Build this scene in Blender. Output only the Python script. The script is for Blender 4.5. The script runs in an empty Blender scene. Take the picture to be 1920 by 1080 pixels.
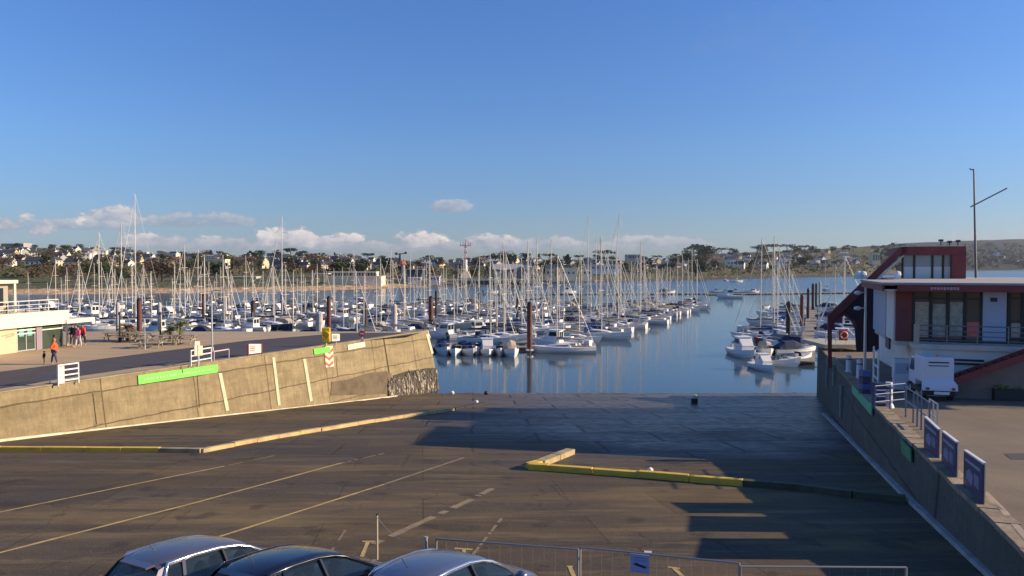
import bpy, math, random
from math import sin, cos, radians, pi, sqrt, atan2
from mathutils import Vector, Matrix
random.seed(7)
SC = bpy.context.scene
COL = SC.collection
# ------------------------------------------------------------------ camera
F = 1371.0                      # focal length in pixels of a 1920 px wide picture
HOR = 500.0                     # row of the eye-level horizon
PITCH = math.atan((540 - HOR) / F)
CAMZ = 7.0
cam_d = bpy.data.cameras.new('camera'); cam = bpy.data.objects.new('camera', cam_d); COL.objects.link(cam)
cam.location = (0, 0, CAMZ); cam.rotation_euler = (pi/2 - PITCH, 0, 0)
cam_d.sensor_width = 36; cam_d.lens = F / 1920 * 36; cam_d.clip_start = 0.2; cam_d.clip_end = 20000
SC.camera = cam
SC.view_settings.view_transform = 'Standard'; SC.view_settings.look = 'None'
SC.view_settings.gamma = 1; SC.view_settings.use_curve_mapping = False
SC.view_settings.exposure = 0.62
# ------------------------------------------------------------------ sun
SUN_EL, SUN_AZ = radians(19.4), radians(91.5)      # azimuth clockwise from +Y (the way the camera looks)
sd = bpy.data.lights.new('sun', 'SUN'); so = bpy.data.objects.new('sun', sd); COL.objects.link(so)
sv = Vector((sin(SUN_AZ)*cos(SUN_EL), cos(SUN_AZ)*cos(SUN_EL), sin(SUN_EL)))
so.rotation_euler = sv.to_track_quat('Z', 'Y').to_euler()
so.location = (60, 0, 60)
sd.energy = 4.9; sd.angle = radians(0.5); sd.color = (1.0, 0.81, 0.55)
# ------------------------------------------------------------------ world: sky and clouds by direction
W = bpy.data.worlds.new('World'); SC.world = W; W.use_nodes = True
nt = W.node_tree; N = nt.nodes; Lk = nt.links
bgn = N['Background']
sky = N.new('ShaderNodeTexSky'); sky.sky_type = 'NISHITA'; sky.sun_disc = False
sky.sun_elevation = SUN_EL; sky.sun_rotation = SUN_AZ
sky.air_density = 1.0; sky.dust_density = 0.35; sky.ozone_density = 2.2; sky.altitude = 0
tc = N.new('ShaderNodeTexCoord'); sx = N.new('ShaderNodeSeparateXYZ'); Lk.new(tc.outputs['Generated'], sx.inputs[0])
def mth(op, a, b=None, c=None, clamp=False, tree=None):
    t = tree or nt
    n = t.nodes.new('ShaderNodeMath'); n.operation = op; n.use_clamp = clamp
    for i, v in enumerate((a, b, c)):
        if v is None: continue
        if isinstance(v, (int, float)): n.inputs[i].default_value = v
        else: t.links.new(v, n.inputs[i])
    return n.outputs[0]
az = mth('ARCTAN2', sx.outputs[0], sx.outputs[1])
el = mth('ARCSINE', sx.outputs[2])
cx = N.new('ShaderNodeCombineXYZ'); Lk.new(mth('MULTIPLY', az, 1.0), cx.inputs[0]); Lk.new(mth('MULTIPLY', el, 1.7), cx.inputs[1])
n1 = N.new('ShaderNodeTexNoise'); n1.inputs['Scale'].default_value = 26; n1.inputs['Detail'].default_value = 7; n1.inputs['Roughness'].default_value = .62
Lk.new(cx.outputs[0], n1.inputs['Vector'])
n2 = N.new('ShaderNodeTexNoise'); n2.inputs['Scale'].default_value = 95; n2.inputs['Detail'].default_value = 5; Lk.new(cx.outputs[0], n2.inputs['Vector'])
nz = mth('ADD', mth('SUBTRACT', n1.outputs[0], 0.5), mth('MULTIPLY', mth('SUBTRACT', n2.outputs[0], .5), .45))
CL = [(140,424,80,11,.6),(222,412,42,19,.8),(330,417,60,16,.65),(415,416,66,14,.6),(515,412,28,6,.4),(843,391,40,15,.6),
      (283,452,50,13,.9),(340,462,120,12,.6),(470,460,90,14,.7),(545,452,60,22,1),(600,460,50,16,.8),(652,452,30,15,1.1),
      (700,466,120,12,.6),(782,454,46,19,1.05),(850,466,90,12,.6),(920,456,48,17,.9),(980,462,60,15,.7),(1030,458,50,15,.7),
      (1120,466,110,12,.55),(1190,456,60,14,.7),(1270,460,80,15,.6),(1420,90,120,60,.10),(1530,150,120,60,.08),(-260,415,240,26,.9),(2250,440,260,22,.6)]
tot = None; lit = None
for (px, py, rx, ry, amp) in CL:
    ca = math.atan((px-960)/F); ce = math.atan((HOR-py)/F*cos(ca))
    dx = mth('DIVIDE', mth('SUBTRACT', az, ca), rx/F*1.15); dy = mth('DIVIDE', mth('SUBTRACT', el, ce), ry/F*1.25)
    # flat underside: the lower half is squeezed
    dyl = mth('MAXIMUM', dy, mth('MULTIPLY', dy, -1.9))
    r2 = mth('ADD', mth('MULTIPLY', dx, dx), mth('MULTIPLY', dyl, dyl))
    v = mth('SUBTRACT', 1.0, r2)
    v = mth('ADD', v, mth('MULTIPLY', nz, 3.4))
    soft = 0.55 if amp >= .5 else 1.6
    v = mth('MULTIPLY', mth('DIVIDE', v, soft, clamp=True), min(amp, 1.0)*.95)
    l = mth('MULTIPLY', v, mth('ADD', mth('MULTIPLY', nz, 1.6), mth('MULTIPLY_ADD', dy, .48, .30 + .25*(amp-1)), clamp=True))
    tot = v if tot is None else mth('MAXIMUM', tot, v)
    lit = l if lit is None else mth('MAXIMUM', lit, l)
ccol = N.new('ShaderNodeMixRGB'); ccol.inputs[1].default_value = (2.6, 2.9, 3.7, 1); ccol.inputs[2].default_value = (9.2, 8.0, 7.1, 1)
Lk.new(mth('MULTIPLY', lit, 1.15, clamp=True), ccol.inputs[0])
tr = N.new('ShaderNodeValToRGB'); Lk.new(mth('MULTIPLY', el, 2.2, clamp=True), tr.inputs[0])
tr.color_ramp.elements[0].color = (.50,.62,.93,1); tr.color_ramp.elements[1].color = (.56,.97,1.66,1); tr.color_ramp.elements[1].position = 1.0
_e = tr.color_ramp.elements.new(.35); _e.color = (.58,.85,1.28,1)
tint = N.new('ShaderNodeMixRGB'); tint.blend_type = 'MULTIPLY'; tint.inputs[0].default_value = 1; Lk.new(sky.outputs[0], tint.inputs[1]); Lk.new(tr.outputs[0], tint.inputs[2])
mx = N.new('ShaderNodeMixRGB'); Lk.new(tot, mx.inputs[0]); Lk.new(tint.outputs[0], mx.inputs[1]); Lk.new(ccol.outputs[0], mx.inputs[2])
Lk.new(mx.outputs[0], bgn.inputs['Color']); bgn.inputs['Strength'].default_value = 0.0755
# ------------------------------------------------------------------ pixel -> world helpers (used only to read positions off the photograph)
def ray(px, py):
    a, b = (px-960)/F, (540-py)/F
    return Vector((a, cos(PITCH)+b*sin(PITCH), -sin(PITCH)+b*cos(PITCH)))
def P(px, py, z):
    r = ray(px, py); t = (z-CAMZ)/r.z
    return Vector((0,0,CAMZ)) + r*t
def PD(px, py, Y):
    r = ray(px, py); t = Y/r.y
    return Vector((0,0,CAMZ)) + r*t
RZ0, RS = 2.0, 0.1025
def ramp_z(Y): return RZ0 - RS*Y
def PR(px, py, h=0.0):                    # on the slipway, h above it
    r = ray(px, py)
    t = (RZ0 + h - CAMZ)/(r.z + RS*r.y)
    return Vector((0,0,CAMZ)) + r*t
WZ = -5.2; QL = 0.55
def lerp(a, b, t): return a + (b-a)*t
def interp(x, tab):
    if x <= tab[0][0]: return tab[0][1]
    for (x0, y0), (x1, y1) in zip(tab, tab[1:]):
        if x <= x1: return lerp(y0, y1, (x-x0)/(x1-x0))
    return tab[-1][1]
RQ = [(-40,2.6),(14.8,1.54),(25,1.28),(34.4,1.03),(66,-.18),(400,-.18)]
def rq_z(Y): return interp(Y, RQ)
# ------------------------------------------------------------------ materials
MATS = {}
def mat(name, col, rough=.7, metal=0.0, var=0.0, vscale=3.0, col2=None, bump=0.0, bscale=None, stretch=(1,1,1), spec=.5, vrough=0.0, emit=None, coat=0.0):
    if name in MATS: return MATS[name]
    m = bpy.data.materials.new(name); m.use_nodes = True; t = m.node_tree; b = t.nodes['Principled BSDF']
    b.inputs['Base Color'].default_value = (*col, 1); b.inputs['Roughness'].default_value = rough; b.inputs['Metallic'].default_value = metal
    b.inputs['Specular IOR Level'].default_value = spec
    if coat: b.inputs['Coat Weight'].default_value = coat; b.inputs['Coat Roughness'].default_value = .05
    if var > 0 or bump > 0:
        tc = t.nodes.new('ShaderNodeTexCoord'); mp = t.nodes.new('ShaderNodeMapping'); mp.inputs['Scale'].default_value = stretch
        t.links.new(tc.outputs['Object'], mp.inputs[0])
        nz = t.nodes.new('ShaderNodeTexNoise'); nz.inputs['Scale'].default_value = vscale; nz.inputs['Detail'].default_value = 6; nz.inputs['Roughness'].default_value = .6
        t.links.new(mp.outputs[0], nz.inputs['Vector'])
        if var > 0:
            r = t.nodes.new('ShaderNodeMapRange'); r.inputs[1].default_value = .3; r.inputs[2].default_value = .7
            t.links.new(nz.outputs[0], r.inputs[0])
            mix = t.nodes.new('ShaderNodeMixRGB'); c2 = col2 or tuple(c*(1-var) for c in col)
            mix.inputs[1].default_value = (*c2, 1); mix.inputs[2].default_value = (*col, 1)
            t.links.new(r.outputs[0], mix.inputs[0]); t.links.new(mix.outputs[0], b.inputs['Base Color'])
        if vrough > 0:
            t.links.new(mth('MULTIPLY_ADD', nz.outputs[0], vrough, rough-vrough*.5, clamp=True, tree=t), b.inputs['Roughness'])
        if bump > 0:
            bn = t.nodes.new('ShaderNodeBump'); bn.inputs['Strength'].default_value = bump; bn.inputs['Distance'].default_value = .03
            n2 = t.nodes.new('ShaderNodeTexNoise'); n2.inputs['Scale'].default_value = bscale or vscale*6; n2.inputs['Detail'].default_value = 5
            t.links.new(mp.outputs[0], n2.inputs['Vector']); t.links.new(n2.outputs[0], bn.inputs['Height']); t.links.new(bn.outputs[0], b.inputs['Normal'])
    if emit:
        b.inputs['Emission Color'].default_value = (*emit[:3], 1); b.inputs['Emission Strength'].default_value = emit[3]
    MATS[name] = m; return m
# ------------------------------------------------------------------ mesh builder
class MB:
    def __init__(s): s.v = []; s.f = []
    def add(s, vs, fs):
        o = len(s.v); s.v += [Vector(v) for v in vs]; s.f += [tuple(i+o for i in f) for f in fs]; return s
    def box(s, lo, hi, M=None):
        x0,y0,z0 = lo; x1,y1,z1 = hi
        vs = [Vector(p) for p in ((x0,y0,z0),(x1,y0,z0),(x1,y1,z0),(x0,y1,z0),(x0,y0,z1),(x1,y0,z1),(x1,y1,z1),(x0,y1,z1))]
        if M: vs = [M @ v for v in vs]
        return s.add(vs, [(0,3,2,1),(4,5,6,7),(0,1,5,4),(1,2,6,5),(2,3,7,6),(3,0,4,7)])
    def beam(s, a, b, w, h):                        # rectangular bar from a to b, w across, h vertical
        a = Vector(a); b = Vector(b); d = (b-a).normalized()
        sd_ = d.cross(Vector((0,0,1)))
        if sd_.length < 1e-4: sd_ = Vector((1,0,0))
        sd_.normalize(); up = sd_.cross(d).normalized()
        vs = []
        for p in (a, b):
            for i, j in ((-1,-1),(1,-1),(1,1),(-1,1)): vs.append(p + sd_*(i*w/2) + up*(j*h/2))
        return s.add(vs, [(0,3,2,1),(4,5,6,7),(0,1,5,4),(1,2,6,5),(2,3,7,6),(3,0,4,7)])
    def tube(s, pts, r, n=6, r2=None, cap=True):
        pts = [Vector(p) for p in pts]; rings = []
        for i, p in enumerate(pts):
            d = (pts[min(i+1, len(pts)-1)] - pts[max(i-1, 0)]).normalized()
            a = d.cross(Vector((0,0,1)))
            if a.length < 1e-3: a = d.cross(Vector((0,1,0)))
            a.normalize(); b = d.cross(a).normalized()
            rr = r if r2 is None else lerp(r, r2, i/(len(pts)-1))
            rings.append([p + a*(rr*cos(2*pi*k/n)) + b*(rr*sin(2*pi*k/n)) for k in range(n)])
        vs = [v for q in rings for v in q]; fs = []
        for i in range(len(pts)-1):
            for k in range(n):
                fs.append((i*n+k, i*n+(k+1)%n, (i+1)*n+(k+1)%n, (i+1)*n+k))
        if cap: fs.append(tuple(range(n))[::-1]); fs.append(tuple((len(pts)-1)*n+k for k in range(n)))
        return s.add(vs, fs)
    def prism(s, poly, ext):                        # polygon (3-D points) pushed along ext
        n = len(poly); e = Vector(ext); vs = [Vector(p) for p in poly]; vs += [v+e for v in vs]
        fs = [tuple(range(n))[::-1], tuple(range(n, 2*n))] + [(i, (i+1)%n, n+(i+1)%n, n+i) for i in range(n)]
        return s.add(vs, fs)
    def loft(s, rings, close=False, caps=True):
        n = len(rings[0]); vs = [v for r in rings for v in r]; fs = []
        for i in range(len(rings)-1):
            for k in range(n if close else n-1):
                fs.append((i*n+k, i*n+(k+1)%n, (i+1)*n+(k+1)%n, (i+1)*n+k))
        if caps: fs.append(tuple(range(n))[::-1]); fs.append(tuple((len(rings)-1)*n+k for k in range(n)))
        return s.add(vs, fs)
    def quad(s, a, b, c, d): return s.add([a,b,c,d], [(0,1,2,3)])
    def sphere(s, c, r, n=8, m=5, sc=(1,1,1), jit=0):
        c = Vector(c); vs = []; fs = []
        for i in range(m+1):
            th = pi*i/m
            for k in range(n):
                ph = 2*pi*k/n; q = 1 + (random.random()-.5)*jit
                vs.append(c + Vector((sin(th)*cos(ph)*sc[0], sin(th)*sin(ph)*sc[1], cos(th)*sc[2]))*r*q)
        for i in range(m):
            for k in range(n): fs.append((i*n+k, (i+1)*n+k, (i+1)*n+(k+1)%n, i*n+(k+1)%n))
        return s.add(vs, fs)
    def build(s, name, m, parent=None, world=False, smooth=False, bevel=0, loc=None):
        vs = s.v
        if parent is not None and world:
            inv = wm(parent).inverted(); vs = [inv @ v for v in vs]
        if loc is not None: vs = [v - Vector(loc) for v in vs]
        me = bpy.data.meshes.new(name); me.from_pydata([tuple(v) for v in vs], [], s.f); me.materials.append(m)
        me.validate(); me.update()
        import bmesh
        bm = bmesh.new(); bm.from_mesh(me); bmesh.ops.recalc_face_normals(bm, faces=bm.faces); bm.to_mesh(me); bm.free()
        if smooth:
            for p in me.polygons: p.use_smooth = True
        o = bpy.data.objects.new(name, me); COL.objects.link(o); o.parent = parent
        if loc is not None: o.location = loc
        if bevel:
            b = o.modifiers.new('bevel', 'BEVEL'); b.width = bevel; b.segments = 2; b.limit_method = 'ANGLE'; b.angle_limit = radians(40)
        if smooth and bevel == 0:
            pass
        return o
def wm(o):
    M = Matrix.LocRotScale(o.location, o.rotation_euler, o.scale)
    return wm(o.parent) @ M if o.parent else M
def thing(name, label, cat, loc=(0,0,0), rz=0, group=None):
    o = bpy.data.objects.new(name, None); COL.objects.link(o); o.location = loc; o.rotation_euler = (0,0,rz)
    o.empty_display_size = .3
    return tag(o, label, cat, group)
def tag(o, label, cat, group=None):
    o['label'] = label; o['category'] = cat
    if group: o['group'] = group
    return o
def struct(o, kind='structure'): o['kind'] = kind; return o
KIDS = {}
def register(root):
    ch = [c for c in bpy.data.objects if c.parent == root]
    KIDS[root.name] = [(c, [g for g in bpy.data.objects if g.parent == c]) for c in ch]
def dup(root, loc, rz=0, scale=1, label=None, skip=(), partscale=None):
    r = root.copy(); COL.objects.link(r); r.location = loc; r.rotation_euler = (0,0,rz); r.scale = (scale,)*3
    if label: r['label'] = label
    for c, gs in KIDS[root.name]:
        if c.name.split('.')[0] in skip: continue
        k = c.copy(); COL.objects.link(k); k.parent = r
        if partscale and c.name.split('.')[0] in partscale[0]: k.scale = (1, 1, partscale[1])
        for g in gs:
            q = g.copy(); COL.objects.link(q); q.parent = k
    return r
ORD = ['first','second','third','fourth','fifth','sixth','seventh','eighth','ninth','tenth','eleventh','twelfth','thirteenth','fourteenth','fifteenth','sixteenth','seventeenth','eighteenth','nineteenth','twentieth']
def ordn(i):
    if i < 20: return ORD[i]
    n = i+1; t = {2:'twenty',3:'thirty',4:'forty',5:'fifty'}[n//10]
    return (t+'-'+ORD[n%10-1]) if n % 10 else {'twenty':'twentieth','thirty':'thirtieth','forty':'fortieth','fifty':'fiftieth'}[t]
# common materials
WHITE = mat('white_gelcoat', (.84,.81,.76), .3, var=.10, vscale=.8)
CREAM = mat('cream_render', (.78,.68,.48), .8, var=.10, vscale=.5)
PALE = mat('pale_grey_render', (.55,.55,.53), .8, var=.18, vscale=.7)
GALV = mat('galvanised_steel', (.55,.55,.54), .4, .6)
WHITEM = mat('white_painted_metal', (.78,.75,.70), .45)
ALU = mat('mast_aluminium', (.60,.53,.45), .45, .1)
DARKM = mat('dark_metal', (.03,.03,.035), .45, .3)
GLASS = mat('dark_glass', (.015,.02,.025), .05, 0, spec=.8)
RUBBER = mat('rubber', (.02,.02,.02), .85)
REDW = mat('dark_red_paint', (.20,.035,.03), .55, var=.25, vscale=1.5)
NAVY = mat('navy_paint', (.02,.035,.09), .5, var=.2, vscale=2)
WOOD = mat('weathered_wood', (.23,.17,.11), .85, var=.4, vscale=4)
# ------------------------------------------------------------------ slipway, water, quays
def ramp_material():
    m = bpy.data.materials.new('slipway_concrete'); m.use_nodes = True; t = m.node_tree; n = t.nodes; l = t.links; b = n['Principled BSDF']
    tc = n.new('ShaderNodeTexCoord'); geo = tc.outputs['Object']
    def noise(scale, det=5, st=(1,1,1), rough=.6):
        mp = n.new('ShaderNodeMapping'); mp.inputs['Scale'].default_value = st; l.new(geo, mp.inputs[0])
        q = n.new('ShaderNodeTexNoise'); q.inputs['Scale'].default_value = scale; q.inputs['Detail'].default_value = det; q.inputs['Roughness'].default_value = rough
        l.new(mp.outputs[0], q.inputs['Vector']); return q.outputs[0]
    def mix(f, a, c, mode='MIX'):
        q = n.new('ShaderNodeMixRGB'); q.blend_type = mode
        for i, v in enumerate((f, a, c)):
            if isinstance(v, (int, float)): q.inputs[i].default_value = v
            elif isinstance(v, tuple): q.inputs[i].default_value = (*v, 1)
            else: l.new(v, q.inputs[i])
        return q.outputs[0]
    def ramp(v, a, c):
        r = n.new('ShaderNodeMapRange'); r.inputs[1].default_value = a; r.inputs[2].default_value = c; l.new(v, r.inputs[0]); return r.outputs[0]
    sep = n.new('ShaderNodeSeparateXYZ'); l.new(geo, sep.inputs[0]); X, Y = sep.outputs[0], sep.outputs[1]
    big = noise(.10, 4, (1,1.6,1)); mid = noise(.5, 6, (.35,1.6,1)); fine = noise(3.2, 6, (.5,1.2,1)); grit = noise(26, 3)
    c = mix(ramp(big, .35, .65), (.130,.088,.045), (.092,.072,.056))
    c = mix(mth('MULTIPLY', ramp(noise(.22, 5, (.25,1.5,1)), .50, .62), .75, tree=t), c, (.245,.165,.070))
    c = mix(mth('MULTIPLY', ramp(mid, .42, .66), .6, tree=t), c, (.060,.046,.036))
    c = mix(mth('MULTIPLY', ramp(noise(1.1, 6, (.18,1.2,1), .75), .52, .64), .5, tree=t), c, (.25,.18,.09))
    c = mix(mth('MULTIPLY', ramp(fine, .45, .75), .45, tree=t), c, (.075,.060,.045))
    c = mix(mth('MULTIPLY', ramp(grit, .35, .7), .25, tree=t), c, (.23,.19,.14))
    # repaired rectangles and cracks
    rb = n.new('ShaderNodeTexBrick'); rb.offset = .37; rb.inputs['Scale'].default_value = 1; rb.inputs['Brick Width'].default_value = 7.3; rb.inputs['Row Height'].default_value = 2.9; rb.inputs['Mortar Size'].default_value = .02
    rb.inputs['Color1'].default_value = (1,1,1,1); rb.inputs['Color2'].default_value = (.66,.66,.68,1); rb.inputs['Mortar'].default_value = (.5,.48,.45,1); rb.inputs['Bias'].default_value = -.25
    rm = n.new('ShaderNodeMapping'); rm.inputs['Rotation'].default_value = (0,0,radians(-7)); l.new(geo, rm.inputs[0]); l.new(rm.outputs[0], rb.inputs['Vector']); c = mix(.75, c, rb.outputs['Color'], 'MULTIPLY')
    ck = n.new('ShaderNodeTexVoronoi'); ck.feature = 'DISTANCE_TO_EDGE'; ck.inputs['Scale'].default_value = .30
    cw = n.new('ShaderNodeVectorMath'); cw.operation = 'MULTIPLY_ADD'; cw.inputs[1].default_value = (1.6,1.6,0); cn_ = n.new('ShaderNodeTexNoise'); cn_.inputs['Scale'].default_value = 1.1; cn_.inputs['Detail'].default_value = 6; l.new(geo, cn_.inputs['Vector']); l.new(cn_.outputs['Color'], cw.inputs[0]); l.new(geo, cw.inputs[2]); l.new(cw.outputs[0], ck.inputs['Vector'])
    c = mix(mth('MULTIPLY', ramp(ck.outputs['Distance'], .010, .002), mth('MULTIPLY', ramp(big, .45, .6), .7, tree=t), tree=t), c, (.03,.024,.02))
    st_ = noise(.7, 4, (1,1,1), .5); c = mix(mth('MULTIPLY', ramp(st_, .60, .68), .55, tree=t), c, (.045,.038,.034))
    # slab joints
    mp = n.new('ShaderNodeMapping'); mp.inputs['Rotation'].default_value = (0,0,radians(-3)); l.new(geo, mp.inputs[0])
    wob = n.new('ShaderNodeVectorMath'); wob.operation = 'ADD'; l.new(mp.outputs[0], wob.inputs[0])
    wn = n.new('ShaderNodeTexNoise'); wn.inputs['Scale'].default_value = 1.2; l.new(geo, wn.inputs['Vector'])
    ws = n.new('ShaderNodeVectorMath'); ws.operation = 'SCALE'; ws.inputs[3].default_value = .22; l.new(wn.outputs['Color'], ws.inputs[0]); l.new(ws.outputs[0], wob.inputs[1])
    br = n.new('ShaderNodeTexBrick'); br.inputs['Scale'].default_value = 1; br.inputs['Mortar Size'].default_value = .11; br.inputs['Mortar Smooth'].default_value = .35
    br.inputs['Brick Width'].default_value = 6.2; br.inputs['Row Height'].default_value = 3.6; br.offset = .45
    br.inputs['Color1'].default_value = (1,1,1,1); br.inputs['Color2'].default_value = (.62,.62,.62,1); br.inputs['Mortar'].default_value = (.04,.04,.04,1)
    l.new(wob.outputs[0], br.inputs['Vector'])
    c = mix(.05, c, br.outputs['Color'], 'MULTIPLY')
    # wet, weed-dark lower slope
    wetmask = ramp(mth('ADD', Y, mth('MULTIPLY', mth('SUBTRACT', big, .5, tree=t), 26, tree=t), tree=t), 26, 40)
    wetx = ramp(mth('ADD', X, mth('MULTIPLY', mth('SUBTRACT', mid, .5, tree=t), 9, tree=t), tree=t), -7, 3)
    wet = mth('MULTIPLY', wetmask, mth('MULTIPLY_ADD', wetx, .75, .25, tree=t), tree=t)
    wc = mix(ramp(mid, .35, .7), (.020,.024,.030), (.070,.060,.052))
    strip = ramp(mth('ADD', Y, mth('MULTIPLY', mid, 3, tree=t), tree=t), 56, 60)
    wc = mix(mth('MULTIPLY', strip, .8, tree=t), wc, (.16,.125,.095))  # sunlit band before the water: drier, with its brightness painted as lighter brown
    c = mix(mth('MULTIPLY', wet, .92, tree=t), c, mix(.95, wc, br.outputs['Color'], 'MULTIPLY'))
    vo = n.new('ShaderNodeTexVoronoi'); vo.inputs['Scale'].default_value = 9; l.new(geo, vo.inputs['Vector'])
    c = mix(mth('MULTIPLY', ramp(vo.outputs['Distance'], .22, .10), .35, tree=t), c, (.30,.25,.18))
    l.new(c, b.inputs['Base Color'])
    bs = n.new('ShaderNodeSeparateXYZ'); l.new(br.outputs['Color'], bs.inputs[0])
    l.new(mth('ADD', .10, mth('MULTIPLY', wet, mth('MULTIPLY', mth('POWER', bs.outputs[0], 1.6, tree=t), mth('MULTIPLY_ADD', ramp(fine, .35, .65), mth('MULTIPLY_ADD', ramp(mid, .3, .7), .7, .1, tree=t), .08, tree=t), tree=t), tree=t), tree=t), b.inputs['Specular IOR Level'])
    l.new(mth('SUBTRACT', .86, mth('MULTIPLY', wet, mth('MULTIPLY_ADD', ramp(fine,.3,.7), .22, .34, tree=t), tree=t), tree=t), b.inputs['Roughness'])
    bn = n.new('ShaderNodeBump'); bn.inputs['Strength'].default_value = .5; bn.inputs['Distance'].default_value = .03
    hh = mth('ADD', mth('MULTIPLY', fine, .8, tree=t), mth('ADD', mth('MULTIPLY', grit, .25, tree=t), mth('MULTIPLY', mth('MULTIPLY', br.outputs['Fac'], wet, tree=t), -3.0, tree=t), tree=t), tree=t)
    l.new(hh, bn.inputs['Height']); l.new(bn.outputs[0], b.inputs['Normal'])
    return m
b = MB()
b.quad((-90,-30,ramp_z(-30)), (70,-30,ramp_z(-30)), (70,60,ramp_z(60)), (-90,60,ramp_z(60)))
from mathutils import noise as _mn
_xs = [-90,-40,-20]+[-14+.5*i for i in range(101)]+[50,70]; _ys = [60+.5*i for i in range(33)]+[110]
_v = [(x,y,ramp_z(y)+(0 if y in (60,110) else (_mn.noise(Vector((x*.35,y*.5,0)))*.07+_mn.noise(Vector((x*1.4,y*1.4,5)))*.05)*min(1,(y-60)/4))) for y in _ys for x in _xs]
_n = len(_xs); b.add(_v, [(j*_n+i, j*_n+i+1, (j+1)*_n+i+1, (j+1)*_n+i) for j in range(len(_ys)-1) for i in range(_n-1)])
struct(b.build('ramp', ramp_material()))
def water_material():
    m = bpy.data.materials.new('harbour_water'); m.use_nodes = True; t = m.node_tree; n = t.nodes; l = t.links; b = n['Principled BSDF']
    b.inputs['Base Color'].default_value = (.045,.075,.090,1); b.inputs['Roughness'].default_value = .07; b.inputs['IOR'].default_value = 1.33
    tc = n.new('ShaderNodeTexCoord')
    def nz(s, st, det=3):
        mp = n.new('ShaderNodeMapping'); mp.inputs['Scale'].default_value = st; l.new(tc.outputs['Object'], mp.inputs[0])
        q = n.new('ShaderNodeTexNoise'); q.inputs['Scale'].default_value = s; q.inputs['Detail'].default_value = det; l.new(mp.outputs[0], q.inputs['Vector']); return q.outputs[0]
    a = nz(.9, (1,1.4,1)); c = nz(.06, (1,1.7,1), 4); sep = n.new('ShaderNodeSeparateXYZ'); l.new(tc.outputs['Object'], sep.inputs[0])
    far = n.new('ShaderNodeMapRange'); far.inputs[1].default_value = 230; far.inputs[2].default_value = 420; far.inputs[3].default_value = .10; far.inputs[4].default_value = 1.0; l.new(sep.outputs[1], far.inputs[0])
    bn = n.new('ShaderNodeBump'); bn.inputs['Distance'].default_value = .12
    l.new(mth('MULTIPLY', far.outputs[0], mth('MULTIPLY_ADD', c, 1.4, -.2, tree=t, clamp=True), tree=t), bn.inputs['Strength'])
    l.new(a, bn.inputs['Height']); l.new(bn.outputs[0], b.inputs['Normal'])
    l.new(mth('MULTIPLY_ADD', far.outputs[0], .14, .075, tree=t), b.inputs['Roughness'])
    return m
b = MB(); b.quad((-9000,-200,WZ), (9000,-200,WZ), (9000,9500,WZ), (-9000,9500,WZ)); struct(b.build('water', water_material()))

TL = (P(0,738,QL), P(800,622,QL))                        # top edge of the left wall
dL = (TL[1]-TL[0]).normalized(); nL = Vector((dL.y,-dL.x,0))
TL0 = TL[0] - dL*45
QTAN = mat('plaza_paving', (.50,.36,.20), .9, var=.35, vscale=.35, col2=(.38,.27,.16), bump=.3, bscale=8, stretch=(.6,1.5,1))
ASPH = mat('asphalt', (.075,.062,.064), .9, var=.25, vscale=.6, bump=.3, bscale=20)
back = TL[1].y + .3
b = MB(); b.prism([(TL0.x,TL0.y,QL-9), (TL[1].x,TL[1].y,QL-9), (TL[1].x-.2,back,QL-9), (-160,back,QL-9), (-160,TL0.y,QL-9)], (0,0,9))
struct(b.build('quay', QTAN))
# asphalt road along the left quay edge
far_edge = [P(-260,735,QL), P(0,697,QL), P(230,668,QL), P(460,639,QL), P(640,624.5,QL)]
near_edge = [P(-260,812,QL), P(0,729,QL), P(110,711,QL), P(260,689,QL), P(420,672,QL), P(600,649,QL), P(775,628,QL), P(790,623.5,QL)]
b = MB(); poly = [Vector((p.x,p.y,QL+.006)) for p in far_edge + near_edge[::-1]]
b.add(poly, [tuple(range(len(poly)))]); struct(b.build('road', ASPH))
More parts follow.
